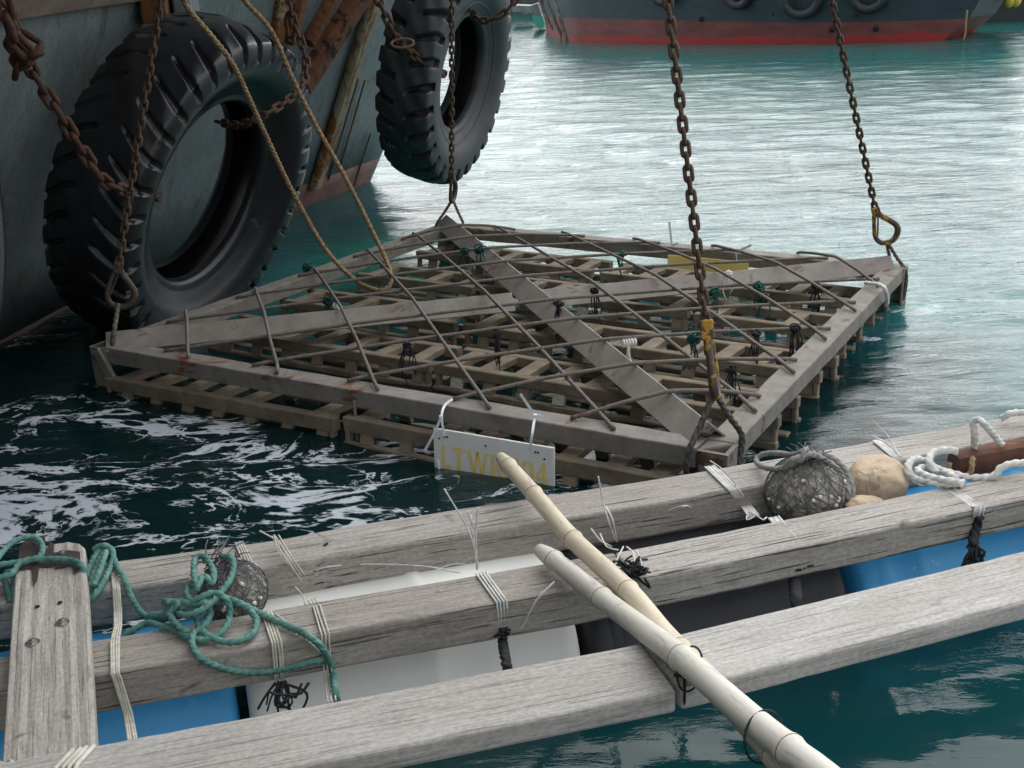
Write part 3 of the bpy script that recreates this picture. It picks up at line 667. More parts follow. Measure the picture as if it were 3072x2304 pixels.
# diagonal angle irons, ridge up
def angle_iron(p0, p1, ridge_z, w=.085, drop=.075, cut=False, name='diagonal_angle'):
    x = (p1-p0); x.z = 0; L = x.length; x.normalize(); y = V(-x.y, x.x, 0); n = 30; vs = []; t = .009
    rng = random.Random(5)
    prof = [(0, 0), (w, -drop), (w-.006, -drop-.006), (0, -t*1.6), (-w+.006, -drop-.006), (-w, -drop)]
    for i in range(n+1):
        f = i/n; q = p0.lerp(p1, f); q = V(q.x, q.y, ridge_z)+V(0, 0, rng.uniform(-.001, .001))
        for (a, b) in prof: vs.append(q+y*a+V(0, 0, b))
    k = 6; fs = [(i*k+j, (i+1)*k+j, (i+1)*k+(j+1) % k, i*k+(j+1) % k) for i in range(n) for j in range(k)]+[(0, 1, 2, 3), (0, 3, 4, 5), tuple(n*k+j for j in (3, 2, 1, 0)), tuple(n*k+j for j in (5, 4, 3, 0))]
    m = MB(); m.add(vs, fs); o = m.build(name, M_ANGLE, frame, False, p0); bevel(o, .002, 1); return o
RZ = .272
def on(c, z): return V(c.x, c.y, z)
angle_iron(Tc.lerp(Bc, .012), Tc.lerp(Bc, .968), RZ)
angle_iron(Lc.lerp(Rc, .018), Lc.lerp(Rc, .482), RZ-.004)
angle_iron(Lc.lerp(Rc, .518), Lc.lerp(Rc, .975), RZ-.004)
# rebar grid, two directions parallel to the diagonals, resting on the ridges
def rebar(pa, pb, mid, bend):
    pts = [pa, pa.lerp(mid, .06)+V(0, 0, .022), mid, pb.lerp(mid, .06)+V(0, 0, .022), pb]
    rng = random.Random(int(pa.x*997)); P = []
    path = [pa, pa.lerp(mid, .08), pa.lerp(mid, .5), mid, pb.lerp(mid, .5), pb.lerp(mid, .08), pb]
    zs = [FZ+.007+bend*.3, FZ+.015+bend*.7, (FZ+.02+RZ)/2+.006+bend*.5, RZ+.006+bend, (FZ+.02+RZ)/2+.008+bend*.5, FZ+.015+bend*.7, FZ+.007+bend*.3]
    for q, z in zip(path, zs): P.append(V(q.x+rng.uniform(-.006, .006), q.y+rng.uniform(-.006, .006), z))
    S = []
    for p, q in zip(P, P[1:]):
        n = max(2, int((q-p).length/.03)); S += [p.lerp(q, k/n) for k in range(n)]
    S.append(P[-1]); S = [S[0]]+[(S[i-1]+S[i]*2+S[i+1])/4 for i in range(1, len(S)-1)]+[S[-1]]
    m = MB(); m.tube(S, .0085, 8); return m.build('rebar_rod', M_REBAR, frame, True, P[3])
ins = .02
for i in range(1, 6):
    f = i/6
    # parallel to L-R, below the diagonal: from LB edge to BR edge ; above: LT to TR
    a = fr(f-.045, ins-.002, FZ); b = fr(1-ins, 1-f+.045-.0, FZ) if False else fr(1-ins+.002, 1-(f)+.02, FZ)
    def crossTB(a_, b_):
        # intersection (2D) with T-B diagonal
        d = b_-a_; e = Bc-Tc; den = d.x*e.y-d.y*e.x; t = ((Tc.x-a_.x)*e.y-(Tc.y-a_.y)*e.x)/den; return a_+d*t
    def crossLR(a_, b_):
        d = b_-a_; e = Rc-Lc; den = d.x*e.y-d.y*e.x; t = ((Lc.x-a_.x)*e.y-(Lc.y-a_.y)*e.x)/den; return a_+d*t
    a = fr(f-.05, ins, FZ); b = fr(1-ins, 1-f+.045, FZ); b = fr(1-ins, min(.985, (1-(f-.05))-.0)*1.0, FZ)
    a = fr(f-.03, ins, FZ); b = fr(1-ins, 1-(1-f)-.0, FZ)
    # the rod leaving LB at s=f meets BR at t=1-f (parallel to L-R)
    a = fr(f-.03, ins, FZ); b = fr(1-ins, 1-f+.03, FZ); rebar(a, b, crossTB(a, b), .002)
    a = fr(ins, f-.03, FZ); b = fr(1-f+.03, 1-ins, FZ)
    rebar(a, b, crossTB(a, b), .002)
    # parallel to T-B, left of it: LT to LB ; right: TR to BR
    a = fr(f+.03, ins*.4, FZ); b = fr(ins*.4, f+.03, FZ); rebar(a, b, crossLR(a, b), .012)
    a = fr(1-f-.03, 1-ins*.4, FZ); b = fr(1-ins*.4, 1-f-.03, FZ); rebar(a, b, crossLR(a, b), .012)

# reef lattice units: long hollow boxes of slats, laid in rows under the frame
rail_cache = {}
def lattice_unit(s0, s1, t0, ztop, seed, edge=False):
    rng = random.Random(seed); width = .079; p0 = fr(s0, t0, ztop); p1 = fr(s1, t0, ztop); x = (p1-p0).normalized(); L = (p1-p0).length
    y = V(-x.y, x.x, 0); rot = rng.uniform(-.012, .012); tilt = rng.uniform(-.008, .008)
    wt = width*3.0; Rm = Matrix((x, y, V(0, 0, 1))).transposed()
    def W_(lx, ly, lz): return p0+x*lx+y*(ly+rot*lx)+V(0, 0, lz+tilt*(lx-L/2))
    m = MB()
    def rail(y0, z0, y1, z1, w, h):
        n = 10; prof = [(-w/2, 0), (w/2, 0), (w/2, -h), (-w/2, -h)]; vs = []
        for i in range(n+1):
            lx = L*i/n
            for (a, b) in prof: vs.append(W_(lx, y0+a+rng.uniform(-.002, .002), z0+b+rng.uniform(-.0015, .0015)))
        m.add(vs, [(i*4+j, i*4+(j+1) % 4, (i+1)*4+(j+1) % 4, (i+1)*4+j) for i in range(n) for j in range(4)]+[(3, 2, 1, 0), tuple(n*4+j for j in range(4))])
    rail(0, 0, 0, 0, .045, .064 if edge else .050); rail(wt, 0, 0, 0, .045, .050)
    rail(wt*.5, -.115, 0, 0, .05, .03); rail(wt+.085, -.125, 0, 0, .04, .03)              # top rails
    rail(-.024, -.102, 0, 0, .034, .045); rail(wt+.024, -.102, 0, 0, .034, .045)  # lower rails
    rail(-.07, -.30, 0, 0, .026, .040); rail(wt+.07, -.30, 0, 0, .026, .040)
    for lx in (.018, L-.018):
        for yy in (-.005, wt+.005): m.beam(W_(lx, yy, -.045), W_(lx, yy+(-.03 if yy < .1 else .03), -.30), .034, .022, x)
    u = m.build('lattice_unit', M_CONC, frame, False, p0); bevel(u, .004, 1)
    n = max(3, int(L/.178)); key = ('rung', round(wt, 3)); inv = None
    for i in range(n):
        lx = (i+.5)*L/n+rng.uniform(-.01, .01)
        if 'rung' not in rail_cache:
            b = MB(); b.box((0, 0, 0), (.036, (wt-.036)/2, .013)); rail_cache['rung'] = mesh_of('rung', b.v, b.f, M_CONC)
            b = MB(); b.box((0, 0, 0), (.029, .010, .032)); rail_cache['post'] = mesh_of('post', b.v, b.f, M_CONC)
            b = MB(); b.box((0, 0, 0), (.027, .010, .075)); rail_cache['lower'] = mesh_of('post', b.v, b.f, M_CONC)
            b = MB(); b.box((0, 0, 0), (.0275, .0107, .030)); rail_cache['barn'] = mesh_of('post', b.v, b.f, M_BARN)
        def put(nm, me, pos, R):
            o = bpy.data.objects.new(nm, me); COL.objects.link(o); o.parent = u; o.matrix_parent_inverse = Matrix.Translation(-u.location)
            M4 = R.to_4x4(); M4.translation = pos; o.matrix_basis = M4
        if rng.random() > .06:
            put('rung', rail_cache['rung'], W_(lx, wt/2, -.014), Rm @ Matrix.Rotation(rng.uniform(-.12, .05), 3, 'Z'))
        put('post', rail_cache['barn' if rng.random() < .06 else 'post'], W_(lx+.03, -.014, -.072), Rm @ Matrix.Rotation(-.33, 3, 'X'))
        put('post', rail_cache['post'], W_(lx+.03, wt+.014, -.072), Rm @ Matrix.Rotation(.33, 3, 'X'))
        put('post', rail_cache['lower'], W_(lx+.03, -.048, -.228), Rm @ Matrix.Rotation(-.23, 3, 'X'))
    return u
UNITS = [(.035, .47, -.007, .082), (.485, .955, -.007, .098), (.03, .475, .222, .122), (.485, 1.0, .220, .125), (.02, .40, .418, .122), (.415, 1.0, .420, .12),
         (.03, .30, .635, .12), (.31, .72, .650, .122), (.735, .985, .635, .12), (.03, .45, .845, .12), (.47, .985, .835, .115)]
for i, (s0, s1, t0, zt) in enumerate(UNITS): lattice_unit(s0, s1, t0, zt, 40+i, i < 2)

# rope ties on the rebars
def tie(px, py, z, size, mat, kind='knot', tails=3, seed=0, label=None, tail_len=.15, strand=.0045):
    rng = random.Random(seed+int(px)); c = at(px, py, z); m = MB()
    if kind == 'knot':
        for k in range(9):
            ax = V(rng.gauss(0, 1), rng.gauss(0, 1), rng.gauss(0, .6)).normalized(); e1, e2 = circ_frame(ax); r = size*rng.uniform(.45, 1)
            o_ = V(rng.gauss(0, size*.25), rng.gauss(0, size*.25), rng.gauss(0, size*.2))
            m.tube([c+o_+e1*(r*math.cos(t))+e2*(r*math.sin(t)*.7) for t in [2*PI*i/14 for i in range(15)]], strand, 6)
    elif kind == 'wrap':
        d = (Rc-Lc).normalized()
        for k in range(5):
            q = c+d*(k-2)*strand*2.2; m.tube([q+V(-d.y*math.cos(t), d.x*math.cos(t), math.sin(t))*.014 for t in [2*PI*i/12 for i in range(13)]], strand, 6)
    for k in range(tails):
        a = c+V(rng.gauss(0, size*.4), rng.gauss(0, size*.4), 0); b = a+V(rng.gauss(0, size*.6), rng.gauss(0, size*.6), -tail_len*rng.uniform(.5, 1))
        m.tube(spline([a, (a+b)/2+V(rng.gauss(0, .012), rng.gauss(0, .012), 0), b], .02), strand*.8, 6)
    o = m.build('rope_tie', mat, frame, True, c)
    if label: o['label'] = label
    return o
G = [(920, 800, .24), (985, 905, .25), (1395, 752, .29), (1440, 748, .29), (1865, 765, .25), (2145, 880, .25), (2275, 860, .25), (2290, 895, .24), (2080, 1015, .25)]
for i, (x, y, z) in enumerate(G): tie(x, y, z, .032, M_DGREEN, tails=4, seed=i, label='dark green rope knot')
for i, (x, y, z) in enumerate([(1222, 1035, .26), (1490, 1000, .27), (1675, 910, .30), (1785, 870, .28), (2385, 985, .25), (2455, 860, .24), (2270, 1000, .25), (2195, 1110, .24)]):
    tie(x, y, z, .022, M_BLACK, tails=9, seed=20+i, label='black twine tie with long tails', tail_len=.2, strand=.0035)
for i, (x, y, z) in enumerate([(2185, 822, .28), (1010, 918, .26), (1445, 745, .29)]): tie(x, y, z, .02, M_WHITE, tails=3, seed=50+i, label='white rope tie')
tie(1887, 1028, .255, .02, M_WHITE, 'wrap', 4, 60, 'white rope wound round the rebar', strand=.006)
rope('rope_tie', [at(2596, 848, .24), at(2640, 855, .25), at(2658, 872, .235), at(2662, 905, .16), above(2656, 915, at(2660, 890, .16).to_tuple()[:2])], .009, M_WHITE, frame)['label'] = 'white rope tied over the right beam'

# ---------------------------------------------------------------- signs
yN = V(-uLB.y, uLB.x, 0)   # pointing inward from the near-left beam
def zip_tie(parent, pts, w=.0095):
    m = MB(); P = spline(pts, .01)
    for a, b in zip(P, P[1:]): m.beam(a, b+(b-a)*.1, w, .0022, (O-a).normalized())
    return m.build('zip_tie', M_ZIP, parent)
pl0 = Lc+(-yN)*.085
TL = atpl(1300, 1285, pl0, yN); TR_ = atpl(1660, 1345, pl0, yN)
sx = (TR_-TL).normalized(); SL = (TR_-TL).length; dn = V(.012, -.10, -1).normalized(); dn = (dn-sx*dn.dot(sx)).normalized(); sn = sx.cross(dn)*-1
if sn.y > 0: sn = -sn
SH = .215; sign = empty('name_sign', TL); tag(sign, 'white hanging sign board with yellow stencilled letters, its lower edge in the water', 'sign')
def sp3(u, v, o_=0): return TL+sx*(u*SL)+dn*(v*SH)+sn*o_
m = MB(); m.add([sp3(0, 0), sp3(1, 0), sp3(1, 1), sp3(0, 1), sp3(0, 0, -.012), sp3(1, 0, -.012), sp3(1, 1, -.012), sp3(0, 1, -.012)], [(0, 1, 2, 3), (7, 6, 5, 4), (0, 4, 5, 1), (1, 5, 6, 2), (2, 6, 7, 3), (3, 7, 4, 0)])
m.build('board', M_SIGN, sign)
GL = {'L': [[(0, 0), (.3, 0), (.3, 1), (0, 1)], [(.36, .84), (1, .84), (1, 1), (.36, 1)]],
      'T': [[(0, 0), (1, 0), (1, .17), (0, .17)], [(.34, .20), (.66, .20), (.66, 1), (.34, 1)]],
      'W': [[(0, 0), (.17, 0), (.36, .95), (.22, 1)], [(.40, .95), (.28, .95), (.44, 0), (.56, 0)], [(.44, .05), (.56, 0), (.72, .95), (.60, .95)], [(.78, 1), (.64, .95), (.83, 0), (1, 0)]],
      'R': [[(0, 0), (.28, 0), (.28, 1), (0, 1)], [(.34, 0), (.85, .05), (.95, .25), (.85, .50), (.34, .55), (.34, .42), (.68, .38), (.68, .17), (.34, .15)], [(.36, .58), (.62, .56), (1, 1), (.72, 1)]],
      'F': [[(0, 0), (.3, 0), (.3, 1), (0, 1)], [(.3, 0), (1, 0), (1, .17), (.3, .17)], [(.36, .42), (.88, .42), (.88, .58), (.36, .58)]],
      '0': [[(.44, 0), (.15, .08), (0, .3), (0, .7), (.15, .92), (.44, 1), (.44, .84), (.30, .72), (.30, .28), (.44, .16)], [(.56, 0), (.85, .08), (1, .3), (1, .7), (.85, .92), (.56, 1), (.56, .84), (.70, .72), (.70, .28), (.56, .16)]],
      '4': [[(.50, 0), (.78, 0), (.78, 1), (.50, 1)], [(.44, .14), (.44, .36), (.22, .62), (.44, .62), (.44, .78), (0, .78), (0, .60)], [(.83, .60), (1, .60), (1, .78), (.83, .78)]]}
u0 = .07
for ch, u0, w in zip('LTWRF04', (.07, .165, .29, .49, .62, .745, .86), (.08, .11, .18, .11, .10, .10, .10)):
    m = MB()
    for poly in GL[ch]:
        pts = [sp3(u0+w*a, .29+.42*b, .0015) for a, b in poly]; m.add(pts, [tuple(range(len(pts)))])
    m.build('letter', M_LETTER, sign)
m = MB()
for (u, v) in ((.05, .17), (.10, .12), (.12, .12), (.45, .16), (.86, .12), (.88, .12), (.93, .22)): m.tube([sp3(u, v, -.001), sp3(u, v, .002)], .004, 8)
m.build('bolt_hole', M_DARKSTAIN, sign)
ztop = at(1352, 1200, .235)
zip_tie(sign, [at(1358, 1197, .235), at(1335, 1215, .225), atpl(1325, 1250, pl0, yN), sp3(.10, .10, .004)])
zip_tie(sign, [atpl(1326, 1252, pl0, yN)+sn*.008, atpl(1312, 1295, pl0, yN)+sn*.02, atpl(1289, 1345, pl0, yN)+sn*.035], .010)
zip_tie(sign, [at(1632, 1250, .235), at(1610, 1243, .235), at(1603, 1262, .225), atpl(1597, 1300, pl0, yN), sp3(.82, .06, .004)])
zip_tie(sign, [at(1606, 1248, .23), at(1562, 1183, .33)], .010)
zip_tie(sign, [sp3(.04, .55, .006), sp3(.06, .83, .012)], .009)
m = MB(); m.box(at(1606, 1247, .238), (.006, .006, .005)); m.box(atpl(1325, 1250, pl0, yN)+sn*.008, (.005, .005, .006)); m.build('zip_tie_head', M_ZIP, sign)
# yellow board hanging under the far beam
yT = V(-uTR.y, uTR.x, 0); pf = Tc-yT*.13
A0 = atpl(2003, 765, pf, yT); A1 = atpl(2244, 787, pf, yT); ys = empty('yellow_sign', A0); tag(ys, 'plain yellow board half in the water under the far right beam of the frame', 'sign')
m = MB(); dv = V(0, 0, -.22); th_ = yT*.012
m.add([A0, A1, A1+dv, A0+dv, A0+th_, A1+th_, A1+dv+th_, A0+dv+th_], [(0, 1, 2, 3), (7, 6, 5, 4), (0, 4, 5, 1), (1, 5, 6, 2), (2, 6, 7, 3), (3, 7, 4, 0)]); m.build('board', M_YSIGN, ys)
zip_tie(ys, [atpl(2015, 735, pf, yT), atpl(2008, 665, pf, yT)], .014); zip_tie(ys, [atpl(2015, 738, pf, yT), atpl(2034, 730, pf, yT)], .012)
zip_tie(ys, [atpl(2207, 757, pf, yT), atpl(2254, 735, pf, yT)], .014); zip_tie(ys, [atpl(2208, 757, pf, yT), atpl(2212, 795, pf, yT)], .006)

# ---------------------------------------------------------------- manila rope loop
mr_pts = [aty(540, -40, 5.2), aty(562, 22, 5.25), aty(640, 115, 5.4), aty(705, 205, 5.55), aty(790, 390, 5.85), aty(880, 580, 6.1), aty(975, 745, 6.25), at(1062, 838, .24), at(1120, 868, .215), at(1155, 868, .215), at(1172, 845, .24), at(1166, 800, .27), aty(1130, 720, 6.4), aty(1040, 540, 6.45), aty(950, 380, 6.45), aty(880, 240, 6.4), aty(815, 95, 6.3), aty(745, 15, 6.2), aty(700, -40, 6.1)]
mr = rope('manila_rope', mr_pts, .0118, M_MANILA, None, pitch=.10, origin=mr_pts[9]); tag(mr, 'doubled tan manila rope looped under the rebars in front of the huge tyre', 'rope')

# ---------------------------------------------------------------- raft
ZR, ZN = .38, .475
raft = empty('timber_raft', (0.3, 2.4, 0)); tag(raft, 'floating raft of grey timber beams lashed over blue, white and black drums', 'raft')
def timber(name, fp, z, width, h, x0, x1, mat, taper=0):
    """fp: photo points on the front top edge; the beam is swept through them"""
    P = [at(a, b, z) for a, b in fp]
    d0 = (P[1]-P[0]).normalized(); d1_ = (P[-1]-P[-2]).normalized()
    if x0 is not None: P = [P[0]+d0*((x0-P[0].x)/d0.x)]+P
    if x1 is not None: P = P+[P[-1]+d1_*((x1-P[-1].x)/d1_.x)]
    S = spline(P, .06); o0 = S[0].copy(); X = (S[-1]-S[0]).normalized(); Y = V(0, 0, 1).cross(X); R = Matrix((X, Y, V(0, 0, 1))).transposed()
    Ri = R.transposed(); rng = random.Random(int(fp[0][0])); vs = []
    nr = 4
    prof = [(0, 0), (width*.25, .0008), (width*.5, .0), (width*.75, .0008), (width, 0), (width, -h/2), (width, -h), (width/2, -h), (0, -h), (0, -h/2)]
    prev = [0]*len(prof)
    for i, p in enumerate(S):
        t = (S[min(i+1, len(S)-1)]-S[max(i-1, 0)]).normalized(); n = V(0, 0, 1).cross(t).normalized()
        for k, (u, v) in enumerate(prof):
            q = p+n*(u+rng.uniform(-.0012, .0012))+V(0, 0, v+rng.uniform(-.0008, .0008)); vs.append(Ri @ (q-o0))
    k = len(prof); n = len(S)
    fs = [(i*k+j, (i+1)*k+j, (i+1)*k+(j+1) % k, i*k+(j+1) % k) for i in range(n-1) for j in range(k)]+[tuple(range(k)), tuple((n-1)*k+j for j in reversed(range(k)))]
    me = mesh_of(name, vs, fs, mat); mw = R.to_4x4(); mw.translation = o0
    o = obj(name, me, raft, mw); bevel(o, .009, 3); return o
far = timber('timber_beam', [(278, 1775), (844, 1697), (1100, 1648), (1900, 1521), (2500, 1417), (3072, 1309)], ZR, .155, .10, -2.2, 2.4, M_WOOD)
mid1 = timber('timber_beam', [(273, 2026), (700, 1950), (1100, 1877), (1600, 1790), (1905, 1737)], ZR, .150, .10, -2.0, None, M_WOOD2)
mid2 = timber('timber_beam', [(1915, 1738), (2400, 1640), (3072, 1497)], ZR+.008, .150, .088, None, 2.2, M_WOOD)
near1 = timber('timber_beam', [(560, 2365), (875, 2304), (1500, 2179), (2030, 2072)], ZN, .178, .050, -1.6, None, M_WOOD3)
near2 = timber('timber_beam', [(2044, 2068), (2350, 1990), (3072, 1804)], ZN, .178, .050, None, 2.0, M_WOOD3)
# short stretch of backing timber under each joint
th = math.radians(15.5); XR = V(math.cos(th), math.sin(th), 0); YR = V(-math.sin(th), math.cos(th), 0)
def rf(x, y, z): return XR*x+YR*y+V(0, 0, z)
# cross plank
pk = [at(52, 1640, .43), at(252, 1625, .43), at(282, 2290, .43), at(15, 2290, .43)]
cP = (pk[0]+pk[1])/2; ax = ((pk[3]+pk[2])/2-cP).normalized(); sxp = V(0, 0, 1).cross(ax).normalized(); wpl = (pk[1]-pk[0]).length*.98
if sxp.x < 0: sxp = -sxp
m = MB(); vs = []; Lp = 1.25; NX = 12; NY = 20
out = []
for i in range(NY+1):
    y = Lp*i/NY
    for j in range(NX+1):
        u = j/NX*2-1; yy = y
        if i == 0: yy = .03*abs(u)**4*2
        z = .0015*math.sin(u*PI*5.5)
        out.append((yy, u*wpl/2, z))
for i in range(NY+1):
    for j in range(NX+1):
        u = j/NX*2-1; y = Lp*i/NY
        if i == 0: y = .03*abs(u)**4*2
        out.append((y, u*wpl/2, -.045))
ntop = (NY+1)*(NX+1); fs = []
for i in range(NY):
    for j in range(NX):
        a = i*(NX+1)+j; fs.append((a, a+NX+1, a+NX+2, a+1)); fs.append((ntop+a+1, ntop+a+NX+2, ntop+a+NX+1, ntop+a))
    a = i*(NX+1); fs.append((a, ntop+a, ntop+a+NX+1, a+NX+1)); a += NX; fs.append((a+NX+1, ntop+a+NX+1, ntop+a, a))
for j in range(NX): fs.append((j, j+1, ntop+j+1, ntop+j)); a = NY*(NX+1)+j; fs.append((a+1, a, ntop+a, ntop+a+1))
Rpk = Matrix((ax, sxp, ax.cross(sxp))).transposed()
if Rpk.determinant() < 0: Rpk = Matrix((ax, sxp, -ax.cross(sxp))).transposed()
zz = ax.cross(sxp); zz = zz if zz.z > 0 else -zz
verts = [cP+ax*a+sxp*b+V(0, 0, 1)*c for a, b, c in out]
Rp = Matrix((ax, V(0, 0, 1).cross(ax), V(0, 0, 1))).transposed(); mw = Rp.to_4x4(); mw.translation = cP
me = mesh_of('cross_plank', [Rp.transposed() @ (v-cP) for v in verts], fs, M_PLANK); bm = bmesh.new(); bm.from_mesh(me); bmesh.ops.recalc_face_normals(bm, faces=bm.faces); bm.to_mesh(me); bm.free()
plank = obj('cross_plank', me, raft, mw); bevel(plank, .006, 3)
def bolt(px, py, z, r=.0095):
    c = at(px, py, z); m = MB(); m.tube([c, c+V(0, 0, .0015)], r*1.7, 20); m.tube([c, c+V(0, 0, .007)], r, 6); m.tube([c, c+V(0, 0, .010)], r*.5, 10)
    m.build('bolt', M_ZINC, raft, False, c)
for (x, y) in ((187, 1868), (98, 1928), (186, 1662), (110, 1632)): bolt(x, y, .431)
m = MB()
for (x, y) in ((112, 1820), (180, 1808)): c = at(x, y, .4325); m.tube([c, c+V(0, 0, .0015)], .006, 10)
m.build('bolt_hole', M_DARKSTAIN, raft)
for (x, y) in ((980, 1632), (975, 1636)):
    c = at(x, y, ZR+.001); m = MB(); m.tube([c, c+V(0, 0, .0015)], .005, 10); m.build('bolt_hole', M_DARKSTAIN, raft)
# damp stains on the plank
def stain(pts, z, name='damp_stain'):
    m = MB(); m.add([at(x, y, z) for x, y in pts], [tuple(range(len(pts)))]); return m.build(name, flat('damp_wood', (.07, .055, .05), .5), raft)
stain([(58, 1640), (90, 1612), (135, 1606), (138, 1650), (150, 1625), (162, 1630), (160, 1700), (118, 1700), (112, 1740), (100, 1762), (96, 1705), (55, 1708)], .4345)
stain([(160, 1658), (205, 1650), (240, 1655), (243, 1705), (225, 1720), (215, 1695), (165, 1706)], .4348)

# drums
def drum(x0, x1, yc, zc, r, mat, ribs, label, flatend=False):
    root = None; m = MB(); n = 48
    ps = [(x0, r*.0), (x0, r*.80), (x0+.006, r*.93), (x0+.022, r*.985), (x0+.05, r)]
    L = x1-x0
    for k in ribs: ps += [(x0+k*L-.022, r), (x0+k*L-.012, r*1.022), (x0+k*L+.012, r*1.022), (x0+k*L+.022, r)]
    ps += [(x1-.05, r), (x1-.022, r*.985), (x1-.006, r*.93), (x1, r*.80), (x1, 0)]
    vs = []
    for (x, rr) in ps:
        for i in range(n): t = 2*PI*i/n; vs.append(rf(x, yc+rr*math.cos(t), zc+rr*math.sin(t)))
    fs = [(i*n+j, i*n+(j+1) % n, (i+1)*n+(j+1) % n, (i+1)*n+j) for i in range(len(ps)-1) for j in range(n)]
    m.add(vs, fs); c = rf(x0, yc, zc); o = m.build('drum', mat, raft, True, c); e = o.modifiers.new('es', 'EDGE_SPLIT'); e.split_angle = math.radians(50); o['label'] = label
    bm = bmesh.new(); bm.from_mesh(o.data); bmesh.ops.remove_doubles(bm, verts=bm.verts, dist=1e-5); bmesh.ops.recalc_face_normals(bm, faces=bm.faces); bm.to_mesh(o.data); bm.free()
    return o
def xr(px, py, z=.25): p = at(px, py, z); return p.dot(XR)
xs = [xr(705, 2080), xr(742, 2110), xr(1788, 1900), xr(1815, 1900), xr(2655, 1750), xr(2690, 1745)]
YC, ZC, RD = 2.60, .045, .240
drum(xs[0]-.95, xs[0], YC, ZC-.01, RD, M_BLUE, (.33, .66), 'blue plastic drum under the left of the raft')
drum(xs[0]-2.1, xs[0]-1.0, YC, ZC-.01, RD, M_BLUE, (.33, .66), 'blue plastic drum at the far left of the raft')
drum(xs[1], xs[2], YC, ZC+.008, RD+.004, M_WHITEP, (.55,), 'white plastic drum under the middle of the raft')
drum(xs[3], xs[4], YC, ZC-.006, RD, M_BLACKP, (.06, .10, .14), 'black plastic drum right of the bamboo poles')
drum(xs[5], xs[5]+.95, YC, ZC+.004, RD, M_BLUE, (.08, .2, .7), 'bright blue plastic drum under the right of the raft')
# ---- lashings
PFAR = at(1100, 1648, ZR); PMID = at(1100, 1877, ZR); PNEAR = at(1100, 2261, ZN)
def PT(s):
    x, y, k = s
    if k == 't': return at(x, y, ZR+.005)
    if k == 'n': return at(x, y, ZN+.004)
    if k == 'ff': return atpl(x, y, PFAR-YR*.006, YR)
    if k == 'mf': return atpl(x, y, PMID-YR*.006+YR*(.0), YR)
    if k == 'nf': return atpl(x, y, PNEAR-YR*.008, YR)
    if k == 'd': return at(x, y, .30)
    if k == 'g': return at(x, y, .34)
    return at(x, y, k)
def lashing(paths, mat, r=.0024, n=4, spread=.010, name='lashing', seed=0, label=None):
    rng = random.Random(seed)
    for path in paths:
        m = MB()
        base = [PT(s) for s in path]
        for k in range(n):
            off = [XR*((k-(n-1)/2)*spread/max(1, n-1)*1.6+rng.uniform(-.0012, .0012))+V(0, 0, rng.uniform(0, .0015)) for _ in base]
            m.tube([p for p in resample([b+o_ for b, o_ in zip(base, off)])], r, 6)
        o = m.build(name, mat, raft, True, PT(path[0]))
        if label: o['label'] = label
    return o
def resample(P):
    S = []
    for p, q in zip(P, P[1:]):
        n = max(1, int((q-p).length/.03)); S += [p.lerp(q, i/n) for i in range(n)]
    return S+[P[-1]]
def tails(starts, mat, r=.0018, seed=0, parent=None, name='loose_cord_end'):
    m = MB()
    for pth in starts:
        m.tube(spline([PT(s) if not isinstance(s, Vector) else s for s in pth], .012), r, 6)
    return m.build(name, mat, raft, True, PT(starts[0][0]))
lashing([[(340, 1680, 't'), (349, 1765, 't'), (353, 1830, 'ff'), (354, 1880, 'g'), (345, 1925, 't'), (345, 2022, 't'), (352, 2040, 'mf'), (385, 2145, 'mf'), (398, 2222, 'd')]], M_CREAM, .0035, 4, .009, seed=1)
lashing([[(716, 1628, 't'), (748, 1698, 't'), (760, 1760, 'ff'), (775, 1840, 'g'), (800, 1840, 't'), (830, 1930, 't'), (833, 1960, 'mf'), (838, 2040, 'mf')]], M_CREAM, .003, 4, .012, seed=2)
lashing([[(826, 1608, .42), (870, 1680, .40), (905, 1730, 'ff'), (925, 1780, 'ff')], [(935, 1800, 'g'), (950, 1822, 't'), (975, 1905, 't'), (977, 1940, 'mf'), (985, 2040, 'mf'), (995, 2105, 'd')]], M_CREAM, .0024, 3, .010, seed=3)
lashing([[(1443, 1720, 't'), (1505, 1806, 't'), (1508, 1830, 'mf'), (1508, 1895, 'mf')]], M_WHITE, .0028, 4, .014, seed=4)
lashing([[(2128, 1400, 't'), (2200, 1470, 't'), (2235, 1515, 'ff'), (2262, 1550, 'g')], [(2320, 1553, 't'), (2388, 1632, 't'), (2390, 1660, 'mf'), (2384, 1725, 'mf')]], M_WHITE, .0032, 5, .017, seed=5)
lashing([[(2630, 1322, 't'), (2690, 1370, 't'), (2712, 1395, 'ff'), (2728, 1425, 'g')], [(2835, 1456, 't'), (2925, 1518, 't'), (2940, 1520, 'mf'), (2932, 1550, 'mf')]], M_WHITE, .0032, 5, .017, seed=6)
lashing([[(1870, 1700, 't'), (1925, 1735, 't'), (1930, 1765, 'mf'), (1928, 1810, 'mf')]], M_WHITE, .0024, 4, .014, seed=7)
lashing([[(252, 2245, 'n'), (200, 2300, 'n'), (190, 2330, 'n')]], M_CREAM, .005, 4, .022, seed=8, label='four turns of cream cord at the end of the plank')
lashing([[(0, 2290, .44), (25, 2310, .44)]], M_CREAM, .005, 3, .02, seed=9)
tails([[(1432, 1708, 'g'), (1422, 1640, .44), (1400, 1580, .50), (1333, 1467, .62)], [(1432, 1708, 'g'), (1424, 1600, .48), (1402, 1532, .55)], [(1430, 1708, 'g'), (1428, 1600, .48), (1434, 1524, .56)], [(1434, 1700, 'g'), (1420, 1610, .46), (1412, 1545, .52)]], M_WHITE, .0022)
tails([[(1380, 1718, 't'), (1260, 1698, 't'), (1100, 1693, 'ff'), (985, 1700, 'ff'), (948, 1712, 'ff')], [(1430, 1695, 'ff'), (1360, 1692, 'ff'), (1280, 1722, 'ff')]], M_WHITE, .002)
